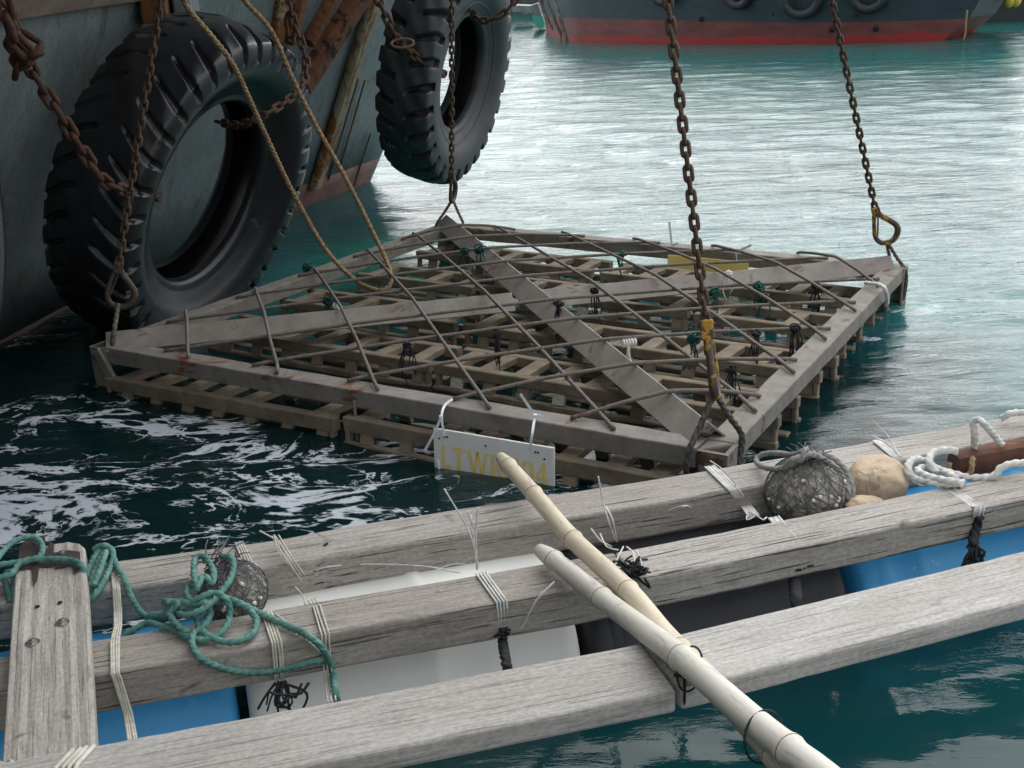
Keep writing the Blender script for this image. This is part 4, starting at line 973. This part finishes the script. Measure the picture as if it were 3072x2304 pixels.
tails([[(1845, 1620, 'g'), (1825, 1560, .46), (1810, 1510, .50), (1795, 1430, .60)], [(1850, 1625, 'g'), (1838, 1560, .46), (1818, 1520, .48)], [(1835, 1640, 'g'), (1800, 1620, .42), (1773, 1585, .46)]], M_WHITE, .0022)
tails([[(1850, 1610, 'ff'), (1920, 1580, 'ff'), (1990, 1540, 'ff'), (2050, 1518, 't'), (2072, 1530, 'ff'), (2058, 1585, 'ff')]], M_WHITE, .0022)
tails([[(2235, 1505, 'ff'), (2190, 1430, .42), (2150, 1395, .45), (2130, 1382, .46)], [(2262, 1550, 'g'), (2240, 1560, 'g'), (2250, 1535, 'g'), (2290, 1560, 't'), (2300, 1552, 't')]], M_WHITE, .0022)
tails([[(2700, 1375, .42), (2665, 1310, .46), (2616, 1260, .55)], [(2700, 1370, .41), (2660, 1330, .43), (2612, 1306, .45)], [(2728, 1425, 'g'), (2790, 1440, 'g'), (2750, 1400, 'g'), (2720, 1425, 'g'), (2760, 1455, 'g'), (2810, 1456, 't')]], M_WHITE, .0022)
tails([[(780, 1592, .48), (830, 1625, .42), (870, 1690, 'ff'), (920, 1765, 'ff')], [(822, 1604, .44), (838, 1660, .41), (905, 1740, 'ff')], [(825, 1840, 't'), (905, 1905, 't'), (965, 1960, 'mf')], [(885, 1760, 'g'), (910, 1790, 'g'), (915, 1815, 'g')]], M_CREAM, .002)
tails([[(1510, 1912, 'mf'), (1560, 1888, 'mf'), (1610, 1800, 't'), (1663, 1745, .42)]], M_WHITE, .0026)
tails([[(1880, 1640, .42), (1900, 1660, .43), (1905, 1700, .42)], [(1870, 1640, .42), (1850, 1680, .42), (1845, 1700, .41)], [(1910, 1650, .42), (1925, 1690, .41), (1920, 1730, 't')], [(1855, 1650, .43), (1820, 1640, .43), (1800, 1600, .44)]], M_WHITE, .002)
def frayed(px, py, z, L, seed, n=10, kind='down', r=.0032, label='frayed black rope end'):
    rng = random.Random(seed); c = at(px, py, z) if not isinstance(z, str) else PT((px, py, z)); m = MB()
    for k in range(n):
        a = c+V(rng.gauss(0, .006), rng.gauss(0, .004), 0)
        if kind == 'down': d = -YR*rng.uniform(.1, .5)+XR*rng.gauss(0, .35)+V(0, 0, -1.0)
        else: d = V(rng.gauss(0, .8), rng.gauss(-.3, .6), rng.uniform(.0, .8))
        d.normalize(); b = a+d*L*rng.uniform(.5, 1.0); mid_ = (a+b)/2+V(rng.gauss(0, .012), rng.gauss(0, .01), rng.gauss(0, .01)); m.tube(spline([a, mid_, b], .01), r*rng.uniform(.7, 1.1), 6)
    o = m.build('rope_end', M_BLACK, raft, True, c); o['label'] = label
rope('black_rope', [PT((1508, 1880, 'mf')), PT((1508, 1920, 'mf'))+V(0, 0, -.004), PT((1514, 1965, 'd')), PT((1522, 2008, 'd'))], .011, M_BLACK, raft, pitch=.085)
rope('black_rope', [PT((2385, 1720, 'mf')), PT((2383, 1740, 'mf')), PT((2388, 1790, 'd')), PT((2392, 1830, .28))], .014, M_BLACK, raft, pitch=.085)
rope('black_rope', [PT((2938, 1548, 'mf')), PT((2925, 1590, 'mf')), PT((2918, 1640, 'd'))], .013, M_BLACK, raft, pitch=.085)
frayed(842, 2045, 'mf', .09, 1, 12); frayed(870, 2085, 'd', .05, 2, 5, 'up'); frayed(1900, 1718, .40, .045, 3, 26, 'up'); frayed(1895, 1700, .40, .04, 13, 20, 'up'); frayed(2920, 1640, 'd', .07, 4, 16, 'down', .005)
frayed(1512, 1890, 'mf', .02, 6, 5, 'up')
frayed(2395, 1700, 'mf', .035, 7, 6, 'up')

# ---------------------------------------------------------------- bamboo poles
def bamboo(name, pts, radii, nodes, mat, label, tip=True):
    """pts: 3D centre line; nodes: arclength fractions of the rings"""
    P = spline(pts, .02); Ls = [0]
    for a, b in zip(P, P[1:]): Ls.append(Ls[-1]+(b-a).length)
    LT_ = Ls[-1]; o0 = P[0].copy(); X = (P[-1]-P[0]).normalized(); Y = V(0, 0, 1).cross(X).normalized(); Z = X.cross(Y); R = Matrix((X, Y, Z)).transposed()
    root = empty(name, o0); tag(root, label, 'bamboo pole', 'bamboo poles lying across the raft')
    # sampling with extra rings at nodes
    ss = sorted(set([round(s, 4) for s in np.arange(0, LT_, .03)]+[round(n*LT_+d, 4) for n in nodes for d in (-.014, -.007, -.003, 0, .003, .007, .014)]+[LT_]))
    ss = [s for s in ss if 0 <= s <= LT_]; pts2 = []; rad = []
    for s in ss:
        j = max(i for i in range(len(Ls)) if Ls[i] <= s+1e-9); j = min(j, len(P)-2); pts2.append(P[j].lerp(P[j+1], (s-Ls[j])/max(1e-9, Ls[j+1]-Ls[j])))
        r = float(np.interp(s/LT_, [0, 1], radii))
        for n in nodes:
            d = abs(s-n*LT_); sg = s-n*LT_
            if d < .03: r += .0036*math.exp(-(d/.011)**2)-.0008*math.exp(-((sg-.02)/.02)**2)
            if d < .002: r -= .0012
        if s < .05 and tip: r *= .72+.28*min(1, s/.045)
        rad.append(r)
    m = MB(); m.tube(pts2, rad, 20); me = mesh_of('culm', [R.transposed() @ (Vector(v)-o0) for v in m.v], m.f, mat, True); mw = R.to_4x4(); mw.translation = o0
    obj('culm', me, root, mw)
    # rings at the joints
    for n in nodes:
        s = n*LT_; j = max(i for i in range(len(Ls)) if Ls[i] <= s); j = min(j, len(P)-2); p = P[j]; t = (P[j+1]-P[j]).normalized(); e1 = t.orthogonal().normalized(); e2 = t.cross(e1)
        r = float(np.interp(n, [0, 1], radii))+.0016
        k = MB(); k.tube([p+e1*(r*math.cos(a))+e2*(r*math.sin(a)) for a in [2*PI*i/32 for i in range(33)]], .0016, 6, False); k.build('joint_ring', M_BAMRING, root, True)
    # hollow at the tip
    t = (P[1]-P[0]).normalized(); e1 = t.orthogonal().normalized()
    return root, P
M_BAMRING = flat('bamboo_joint', (.22, .17, .12), .8)
A_pts = [at(1502, 1372, .47), at(1610, 1491, .455), at(1720, 1619, .452), at(1884, 1772, .47), at(2000, 1911, .49), at(2160, 2075, .52), at(2330, 2262, .55), at(2480, 2420, .57), at(2700, 2640, .60)]
def fracs(pts, px, zs):
    P = spline(pts, .02); L = [0]
    for a, b in zip(P, P[1:]): L.append(L[-1]+(b-a).length)
    out = []
    for (x, y), z in zip(px, zs):
        q = at(x, y, z); i = min(range(len(P)), key=lambda k: (P[k]-q).length); out.append(L[i]/L[-1])
    return out
nA = fracs(A_pts, [(1522, 1398), (1603, 1484), (1716, 1615), (1880, 1770), (2030, 1945), (2185, 2105), (2322, 2260)], [.465, .455, .452, .47, .5, .52, .55])
bamboo('bamboo_pole', A_pts, (.0222, .0245), nA, M_BAM1, 'longer yellowish bamboo pole whose tip reaches over the sign')
B_pts = [at(1618, 1650, .425), at(1663, 1681, .43), at(1817, 1803, .455), at(1930, 1888, .50), at(2042, 1973, .55), at(2266, 2167, .58), at(2370, 2250, .60), at(2480, 2335, .61), at(2700, 2520, .64)]
nB = fracs(B_pts, [(1658, 1678), (1806, 1792), (2040, 1970), (2360, 2242), (2560, 2400)], [.43, .455, .55, .6, .62])
bamboo('bamboo_pole', B_pts, (.0228, .0252), nB, M_BAM2, 'shorter bleached white bamboo pole lying on top of the yellowish one')
def loop_round(c, t, r, wr, mat, name, label, cat):
    e1 = t.orthogonal().normalized(); e2 = t.cross(e1); m = MB(); m.tube([c+e1*(r*math.cos(a))+e2*(r*math.sin(a)) for a in [2*PI*i/40 for i in range(41)]], wr, 6, False)
    o = m.build(name, mat, None, True, c); tag(o, label, cat, 'black cords round the bamboo'); return o
tb = (B_pts[6]-B_pts[5]).normalized()
loop_round(at(2292, 2192, .575)+V(0, 0, -.012), (tb+V(.25, .1, .1)).normalized(), .043, .0022, M_BLACK, 'cord_loop', 'loose black cord loop round both bamboo poles over open water', 'cord')
loop_round(at(2070, 1990, .535)+V(0, 0, -.012), (tb+V(.5, .2, 0)).normalized(), .042, .0022, M_BLACK, 'cord_loop', 'black cord tying the crossed bamboo poles above the near beam', 'cord')
tails([[(2022, 2024, 'n'), (2050, 2028, 'n'), (2054, 2068, 'n'), (2053, 2112, 'nf')]], M_BLACK, .0028)

# ---------------------------------------------------------------- bags, stone, bar, ropes
def net_bag(c, rx, rz, label, seed, gather):
    root = empty('net_bag', c-V(0, 0, rz)); tag(root, label, 'net bag', 'net bags of shells between the beams')
    rng = random.Random(seed); bm = bmesh.new(); bmesh.ops.create_icosphere(bm, subdivisions=5, radius=1)
    lumps = [(Vector((rng.gauss(0, 1), rng.gauss(0, 1), rng.gauss(0, 1))).normalized(), rng.uniform(.5, 1)) for _ in range(230)]
    for v in bm.verts:
        d = v.co.normalized(); best = sorted(((d-l[0]).length, l[1]) for l in lumps)[:2]
        k = (best[1][0]-best[0][0]); rr = .93+.09*min(1, k*9)*best[0][1]
        sq = 1 if d.z > 0 else .92
        v.co = Vector((d.x*rx*rr, d.y*rx*rr, d.z*rz*rr*sq))
    me = bpy.data.meshes.new('shell_fill'); bm.to_mesh(me); bm.free(); me.materials.append(M_SHELL)
    o = obj('shell_fill', me, root, Matrix.Translation(c)); 
    m = MB(); K = 22
    for s_ in (1, -1):
        for k in range(K):
            pts = []
            for i in range(30):
                t = i/29; phi = .12+t*(PI*.80); az_ = 2*PI*k/K+s_*t*1.7+.10*math.sin(11*t+k*2.3)+.05*math.sin(23*t+k)
                q = V(math.sin(phi)*math.cos(az_)*rx*1.03, math.sin(phi)*math.sin(az_)*rx*1.03, math.cos(phi)*rz*1.04); pts.append(c+q)
            m.tube(pts, .0015, 5)
    m.build('net', M_NET, root, True, c)
    m = MB(); top = c+V(0, 0, rz*.95)+gather*.2
    for k in range(46):
        a = top+V(rng.gauss(0, .016), rng.gauss(0, .016), rng.uniform(-.012, .01)); b = a+V(rng.gauss(0, .030), rng.gauss(0, .030), rng.uniform(-.01, .04)); m.tube(spline([a, (a+b)/2+V(rng.gauss(0, .008), rng.gauss(0, .008), .008), b], .008), .0016, 5)
    m.build('gathered_net', M_NET, root, True, top)
    m = MB()
    for k in range(26):
        ph = rng.uniform(0, 2*PI); zz_ = rng.uniform(-.2, .95); d = V(math.cos(ph)*math.sqrt(1-zz_*zz_), math.sin(ph)*math.sqrt(1-zz_*zz_), zz_); p = c+V(d.x*rx, d.y*rx, d.z*rz)
        m.tube([p, p+d*.006], [.0065, .003], 7)
    m.build('barnacle_cluster', flat('white_barnacle', (.75, .75, .72), .7), root)['kind'] = 'stuff'
    return root
net_bag(at(700, 1775, .385), .082, .075, 'net bag of shells half hidden under the tangled green rope', 3, V(-.12, .05, 0))
net_bag(at(2422, 1478, .365), .115, .105, 'round net bag of shells beside the tan stone', 5, V(.02, 0, 0))
# tan stone
def rough_stone(o, bw):
    bevel(o, bw, 3); o.modifiers['bevel'].limit_method = 'NONE'
    q = o.modifiers.new('sub', 'SUBSURF'); q.subdivision_type = 'SIMPLE'; q.levels = q.render_levels = 3
    tx = bpy.data.textures.new('stone_relief', 'CLOUDS'); tx.noise_scale = .035; tx.noise_depth = 4
    d = o.modifiers.new('relief', 'DISPLACE'); d.texture = tx; d.strength = .010; d.mid_level = .5; d.texture_coords = 'LOCAL'
    o.data.polygons.foreach_set('use_smooth', [True]*len(o.data.polygons))
c = at(2634, 1442, .375); bm = bmesh.new()
pts = [(-.078, -.03, -.05), (-.082, .035, -.05), (.06, -.05, -.055), (.085, .03, -.05), (-.085, -.02, .01), (-.075, .02, .045), (-.06, -.04, .035), (-.01, -.062, .0), (.03, -.055, .03), (.07, -.045, .0), (.092, .0, .01), (.08, .04, .03), (.03, .055, .058), (-.03, .05, .060), (-.055, .02, .056), (.055, .005, .055), (.0, -.03, .050), (0, .06, -.05), (0, -.055, -.06)]
for p in pts: bm.verts.new(p)
bmesh.ops.convex_hull(bm, input=bm.verts)
bmesh.ops.dissolve_limit(bm, angle_limit=math.radians(17), verts=bm.verts, edges=bm.edges)
rng = random.Random(2)
me = bpy.data.meshes.new('stone'); bm.to_mesh(me); bm.free(); me.materials.append(M_ROCK)
o = obj('stone', me, None, Matrix.Translation(c)); rough_stone(o, .010); tag(o, 'large tan stone sitting between the beams beside the net bag', 'stone')
c = at(2590, 1512, .355); bm = bmesh.new(); bmesh.ops.create_icosphere(bm, subdivisions=3, radius=1)
for v in bm.verts: v.co = Vector((v.co.x*.055, v.co.y*.035, v.co.z*.022))*(1+.08*math.sin(9*v.co.x+5*v.co.y))
me = bpy.data.meshes.new('stone'); bm.to_mesh(me); bm.free(); me.materials.append(M_ROCK); o = obj('stone', me, None, Matrix.Translation(c)); tag(o, 'small flat orange stone lying below the large tan one', 'stone')
# rusty bar
p0 = at(2860, 1392, .40); p1 = at(3200, 1330, .42); m = MB(); d = (p1-p0).normalized(); side = V(0, 0, 1).cross(d).normalized(); n = 26; vs = []
rng = random.Random(9)
for i in range(n+1):
    t = i/n; q = p0.lerp(p1, t); s_ = (.90 if i == 0 else 1)
    for k in range(16):
        a = 2*PI*k/16; sx_, sz_ = math.cos(a), math.sin(a); f = 1/max(abs(sx_), abs(sz_))**.45
        rr = .036*f*s_+rng.uniform(-.0015, .0015); vs.append(q+side*(sx_*rr)+V(0, 0, sz_*rr*.95))
m.add(vs, [(i*16+j, i*16+(j+1) % 16, (i+1)*16+(j+1) % 16, (i+1)*16+j) for i in range(n) for j in range(16)]+[tuple(range(16))[::-1], tuple(n*16+j for j in range(16))])
o = m.build('rusted_bar', M_RUSTBAR, None, True, p0); e = o.modifiers.new('es', 'EDGE_SPLIT'); e.split_angle = math.radians(40); tag(o, 'thick rust-brown bar lying between the beams at the right edge', 'bar')
def Z3(x, y): return (1900+x/1.887, 1150+y/1.887)
def r3(name, pts, z, r, mat, label, cat, group=None):
    P = [at(*Z3(p[0], p[1]), p[2] if len(p) > 2 else z) for p in pts]; o = rope(name, P, r, mat, None, origin=P[0]); tag(o, label, cat, group); return o
gw = 'white ropes around the rusted bar'
r3('white_rope', [(1860, 575), (1760, 520), (1660, 445), (1590, 430, .42), (1555, 470, .42), (1580, 530), (1680, 560), (1790, 570), (1870, 560)], .40, .0098, M_WHITE, 'white rope bight beside the end of the rusted bar', 'rope', gw)
r3('white_rope', [(1830, 540), (1740, 490), (1660, 475), (1610, 490), (1650, 520), (1740, 545), (1840, 560)], .412, .0095, M_WHITE, 'inner turn of white rope nested in the larger bight', 'rope', gw)
r3('white_rope', [(1840, 385, .45), (1760, 378, .45), (1690, 400, .44), (1675, 450, .43), (1710, 495, .41), (1790, 505, .40), (1880, 530, .39), (1960, 535, .39), (2040, 525, .40), (2080, 480, .42), (2150, 455, .43), (2260, 450, .43)], .40, .0098, M_WHITE, 'white rope looping under the rusted bar and out to the right edge', 'rope', gw)
r3('white_rope', [(1932, 365, .44), (1932, 290, .49), (1925, 222, .53), (1950, 205, .54), (1990, 235, .53), (2040, 290, .49), (2085, 345, .45)], .48, .0092, M_WHITE, 'white rope standing up in a loop above the rusted bar', 'rope', gw)
r3('white_rope', [(2085, 200, .40), (2130, 172, .42), (2190, 165, .42), (2260, 180, .42)], .42, .0098, M_WHITE, 'white rope on top of the far beam at the right edge', 'rope', gw)
r3('tan_cord', [(1790, 450, .42), (1790, 490, .40), (1830, 515, .39), (1890, 520, .39), (1915, 490, .41), (1918, 440, .43), (1925, 425, .43)], .41, .007, M_MANILA, 'frayed tan cord tied round the end of the rusted bar', 'cord')
gg = 'turns of grey rope on the net bag'
r3('grey_rope', [(960, 385, .50), (900, 405, .47), (820, 396, .44), (740, 400, .42), (695, 430, .405), (720, 468, .41), (790, 485, .43), (870, 470, .46), (960, 410, .49)], .45, .0075, M_GREY, 'grey rope loop reaching left of the round net bag', 'rope', gg)
r3('grey_rope', [(960, 410, .49), (1060, 400, .47), (1150, 440, .45), (1210, 510, .42), (1240, 600, .39), (1225, 665, .36)], .45, .0085, M_GREY, 'outer turn of grey rope on the right of the round net bag', 'rope', gg)
r3('grey_rope', [(960, 395, .50), (1050, 415, .48), (1130, 465, .45), (1185, 530, .42), (1215, 610, .39), (1205, 660, .37)], .45, .0085, M_GREY, 'middle turn of grey rope on the right of the round net bag', 'rope', gg)
r3('grey_rope', [(985, 370, .51), (965, 385, .51), (955, 430, .49), (900, 440, .48), (860, 470, .46), (900, 430, .49), (1000, 400, .50)], .45, .007, M_GREY, 'grey rope knot on top of the round net bag', 'rope', gg)
# green rope
def Z1(x, y): return (x/1.943, 1450+y/1.943)
def g1(pts, z, r, label):
    P = [PT((*Z1(p[0], p[1]), p[2])) if len(p) > 2 else at(*Z1(*p), z) for p in pts]; o = rope('green_rope', P, r, M_GREEN, None, origin=P[0], pitch=.055); tag(o, label, 'rope', 'pieces of the tangled green rope'); return o
g1([(-40, 470, .45), (40, 370, .46), (120, 322, .46), (200, 315, .455), (243, 360, .45), (235, 420, .447), (170, 450, .447), (90, 462, .447), (-40, 480, .45)], .45, .0072, 'green rope loop lying over the top left of the cross plank')
g1([(-40, 560, .44), (60, 530, .44), (130, 455, .448), (260, 443, .447), (400, 447, .447), (470, 475, .445), (500, 530, .42), (505, 600, .38), (515, 680, .36)], .447, .0072, 'green rope drawn straight across the cross plank')
g1([(520, 670, .37), (505, 560, .39), (540, 450, .40), (590, 380, .41), (650, 390, .41), (655, 450, .40), (610, 560, .40), (560, 640, .39), (515, 690, .37), (530, 590, .39), (570, 470, .41), (615, 400, .42), (590, 480, .42), (545, 600, .40)], .40, .0072, 'green rope hank hanging right beside the cross plank')
g1([(60, 690, .38), (40, 600, .40), (20, 540, .41), (70, 520, .42), (85, 600, .40), (75, 690, .38)], .40, .0072, 'green rope hank at the left edge beside the cross plank')
g1([(545, 385, .41), (600, 362, .42), (650, 385, .41), (665, 450, .40), (720, 555, .395), (770, 670, 'ff'), (830, 760, .34), (900, 790, .36), (980, 770, .40), (1080, 720, .43), (1180, 660, .46), (1250, 640, .46), (1320, 680, .45), (1340, 760, .42), (1300, 860, .40), (1200, 912, .395), (1090, 895, .395), (1010, 850, .395), (930, 830, .39), (850, 815, .38), (770, 860, .37), (730, 885, .36)], .40, .0072, 'green rope running from the plank into the tangle')
g1([(870, 770, .38), (960, 755, .40), (1000, 700, .43), (1060, 690, .44), (1140, 710, .44), (1200, 700, .45), (1225, 760, .42), (1190, 830, .41), (1120, 870, .40), (1040, 830, .41), (990, 760, .42), (1040, 700, .44), (960, 690, .43), (990, 690, .44)], .42, .0072, 'small coil of green rope at the heart of the tangle')
g1([(1150, 620, .47), (1130, 520, .48), (1140, 440, .485), (1180, 425, .49), (1210, 450, .49), (1245, 520, .48), (1235, 580, .47), (1190, 540, .48), (1150, 600, .47), (1110, 590, .46), (1090, 640, .45), (1120, 700, .44)], .47, .0072, 'green rope bights standing on the net bag')
g1([(1300, 430, .47), (1345, 430, .48), (1360, 480, .47), (1340, 560, .46), (1290, 630, .455), (1240, 690, .45), (1170, 740, .44), (1090, 770, .43), (1040, 760, .42)], .46, .0072, 'green rope strand arching over the right of the net bag')
g1([(1130, 860, .41), (1118, 930, .398), (1150, 1000, 'mf'), (1230, 1050, 'mf'), (1380, 1095, 'mf'), (1550, 1098, 'mf'), (1700, 1072, 'mf'), (1830, 1038, 'mf'), (1905, 1036, 'mf'), (1945, 1060, 'mf')], .40, .0072, 'green rope sagging across the front face of the middle beam')
g1([(1180, 700, .45), (1290, 668, .44), (1400, 700, .43), (1500, 750, .40), (1650, 820, .395), (1780, 880, .395), (1870, 950, .39), (1920, 1040, 'mf'), (1940, 1110, 'mf'), (1952, 1200, 'd'), (1968, 1275, .27)], .40, .0075, 'green rope lying along the middle beam and down over its face')
g1([(1190, 690, .45), (1330, 690, .42), (1440, 730, .41), (1492, 800, .40), (1470, 880, .395), (1380, 922, .395), (1280, 918, .395), (1190, 870, .40), (1150, 800, .41), (1200, 740, .43)], .40, .0072, 'wide green rope loop lying on the middle beam')

# ---------------------------------------------------------------- far boats
def far_boat():
    root = empty('fishing_boat', at(2200, 131, 0)); tag(root, 'moored boat with dark blue sides and a red bottom beyond the frame', 'boat')
    wlp = [(1640, 98), (1700, 122), (1760, 127), (2080, 131), (2400, 132), (2640, 127), (2780, 123), (2830, 121)]
    B = [at(x, y, 0) for x, y in wlp]
    kx = [0, .02, .06, .3, .6, .8, .93, 1]
    out = (V(-.7, -.7, 0)).normalized()
    def ring(z, grow, ext0, ext1):
        R = []
        for i, p in enumerate(B):
            f = i/(len(B)-1); d0 = (B[0]-B[2]).normalized(); d1_ = (B[-1]-B[-2]).normalized()
            q = p+V(.2, -1, 0).normalized()*grow*math.sin(PI*min(1, max(0, .15+f*.8)))
            if i == len(B)-1: q = q+d1_*ext1
            if i == len(B)-2: q = q+d1_*ext1*.5
            if i == 0: q = q+d0*ext0
            R.append(V(q.x, q.y, z))
        return R
    zb = .0; zr = .62
    # height of the red boundary from the photo
    zl = [above(x, y, B[i].to_tuple()[:2]).z for i, (x, y) in enumerate([(1630, 50), (1690, 54), (1760, 55), (2080, 62), (2400, 68), (2640, 65), (2790, 61), (2892, 56)])]
    r0 = ring(-.5, -.25, -.2, -.5); r1 = ring(0, 0, 0, 0); r2 = ring(zr, .10, .35, .55); r3_ = ring(2.6, .45, 1.3, 1.6)
    r2 = [V(p.x, p.y, z) for p, z in zip(r2, zl)]
    back = V(.55, .83, 0)*3.2
    def strip(name, ra, rb, mat, extra=4):
        m = MB(); ra = ra+[ra[-1]+back*.0]; n = len(rb)
        ra = ra[:n]; A = ra+[p+back for p in reversed(ra)]; Bq = rb+[p+back for p in reversed(rb)]; k = len(A)
        vs = []
        SA = A; m.add(SA+Bq, [(i, (i+1) % k, k+(i+1) % k, k+i) for i in range(k)]); o = m.build(name, mat, root, True); e = o.modifiers.new('es', 'EDGE_SPLIT'); e.split_angle = math.radians(48); return o
    strip('red_bottom', r0, r1, M_RED); strip('red_bottom', r1, r2, M_RED); strip('topside', r2, r3_, M_BOATBLUE)
    # rubbing ridge
    m = MB(); P = [p.lerp(q, .42)+V(.1, -.6, 0).normalized()*.04+V(0, 0, .10*math.cos(i)) for i, (p, q) in enumerate(zip(r2, r3_))]; m.tube(spline(P, .3), .05, 8); m.build('rubbing_band', M_BOATBLUE, root, True)
    nf = V(.55, -.83, 0).normalized()
    for (x, y, r) in ((2104, 57, .055), (2495, 88, .06), (2627, 86, .06), (2432, 45, .04), (2568, 46, .04), (2320, 42, .03), (2653, 8, .08)):
        d = ray(x, y); bi = min(range(len(r2)), key=lambda i: abs(O.x+0*i+(r2[i].x/r2[i].y)-d.x/d.y)); 
        # intersect with a plane through neighbouring hull points
        j = min(max(bi, 0), len(r1)-2); pa, pb_ = (r1[j], r1[j+1]) if y > 66 else (r2[j], r2[j+1]); top = r2[j] if y > 66 else r3_[j]
        nn = (pb_-pa).cross(top-pa).normalized(); p = atpl(x, y, pa, nn); nn = nn if nn.y < 0 else -nn
        m = MB(); m.tube([p+nn*.0-nn*.02, p+nn*.05], r*1.15, 16); m.build('porthole', M_DARKSTAIN, root, True)
    for (x, y, r) in ((1995, -30, .30), (2222, -26, .33), (2406, -12, .42), (2608, -22, .36)):
        j = 3 if x < 2390 else 4; pa, pb_, top = r2[j], r2[j+1], r3_[j]
        nn = (pb_-pa).cross(top-pa).normalized(); nn = nn if nn.y < 0 else -nn; p = atpl(x, y, pa, nn)+nn*.14; e1, e2 = circ_frame(nn)
        m = MB(); m.tube([p+e1*(r*math.cos(t))+e2*(r*math.sin(t)) for t in [2*PI*i/30 for i in range(31)]], .115, 10, False); m.build('tyre', M_RUBBER2, root, True)
    return root, r2, r3_
fb, fr2, fr3 = far_boat()
# boat beyond on the right
root = empty('fishing_boat', at(2980, 100, 0)+V(0, 4, 0)); tag(root, 'black-sided boat with a teal bottom moored behind at the right edge', 'boat')
def yband(name, pts, mat, depth, parent):
    m = MB(); n = len(pts); bk = V(.2, 3, 0); m.add(pts+[p+bk for p in pts], [tuple(range(n)), tuple(reversed(range(n, 2*n)))]+[(i, n+i, n+(i+1) % n, (i+1) % n) for i in range(n)]); return m.build(name, mat, parent)
Yb = 36
yband('topside', [aty(2885, 80, Yb), aty(2930, 84, Yb), aty(3000, 72, Yb), aty(3200, 64, Yb), aty(3300, -160, Yb), aty(2780, -160, Yb)], M_BLACKBOAT, 3, root)
Yc = Yb+.15
yband('bottom_paint', [aty(2880, 82, Yc), aty(3000, 71, Yc), aty(3260, 60, Yc), aty(3260, 118, Yc), aty(2900, 118, Yc)], M_BOATTEAL, 3, root)
for k, (x, y) in enumerate(((3028, 4), (3048, 2))):
    c = aty(x, y, 30.5); m = MB(); P = [c+V(0, 0, .16*t) for t in (-1, -.8, -.4, 0, .4, .8, 1)]; m.tube(P, [.02, .08, .12, .13, .12, .08, .02], 12)
    tag(m.build('float', flat('yellow_float_plastic', (.62, .50, .05), .5), None, True, c), ['left one of the two yellow floats hanging in the top right corner', 'right one of the two yellow floats hanging in the top right corner'][k], 'float', 'yellow floats in the top right corner')
rp_ = [aty(2902, 30, 27), aty(2898, 70, 27), aty(2897, 95, 27), aty(2891, 122, 27)]; m = MB(); m.tube(spline(rp_, .05), .02, 6); tag(m.build('mooring_rope', M_MANILA, None, True, rp_[3]), 'yellowish rope hanging off the bow of the red-bottomed boat', 'rope')
# sloping poles at the stern
for k, (x0, y0, x1, y1, w) in enumerate(((1656, -20, 1703, 128, .055), (1632, -20, 1688, 118, .045), (1612, -10, 1667, 107, .03), (1626, 30, 1650, 100, .022))):
    b = at(x1, y1, -.02); t = aty(x0, y0, b.y+.3); m = MB(); m.tube([b+(b-t)*.1, t, t+(t-b)*.5], w, 10)
    tag(m.build('mooring_pole', M_POLE, None, True, b), ['thickest sloping pole, rightmost at the stern of the red-bottomed boat', 'second sloping pole from the right at the stern of the red-bottomed boat', 'thin sloping pole, third from the right at the stern of the red-bottomed boat', 'thinnest and leftmost sloping pole at the stern of the red-bottomed boat'][k], 'pole', 'poles at the stern of the far boat')
# small grey and turquoise boat end between the tyre and the poles
c = aty(1612, 82, 44); root = empty('small_boat', V(c.x, c.y, 0)); tag(root, 'small grey boat end with a turquoise bottom between the blocky tyre and the poles', 'boat')
yband('bottom_paint', [aty(x, y, 44) for x, y in ((1597, 46), (1612, 44), (1626, 47), (1632, 66), (1628, 86), (1612, 84), (1602, 68))], M_BOATTEAL2 if 'M_BOATTEAL2' in globals() else flat('turquoise_boat_paint', (.10, .50, .42), .6), 2, root)
yband('topside', [aty(x, y, 44) for x, y in ((1596, 46), (1590, 18), (1612, 10), (1624, 46))], M_GREYBOAT, 2, root)
root = empty('floating_pontoon', aty(1570, 45, 50)); tag(root, 'distant grey concrete pontoon right beside the blocky tyre', 'pontoon')
yband('deck_edge', [aty(x, y, 50) for x, y in ((1535, 16), (1592, 18), (1592, 38), (1575, 42), (1560, 36), (1535, 34))], M_GREYBOAT, 2, root)
# long dark quay wall far behind, closing the harbour
m = MB(); m.box((10, 75, 2.0), (70, .8, 2.6)); tag(m.build('quay_wall', mat_simple('dark_quay_concrete', (.03, .04, .045), (.09, .10, .10), 1, .8, .2), None, False, (10, 75, 0)), 'dark quay wall far behind the boats', 'wall')
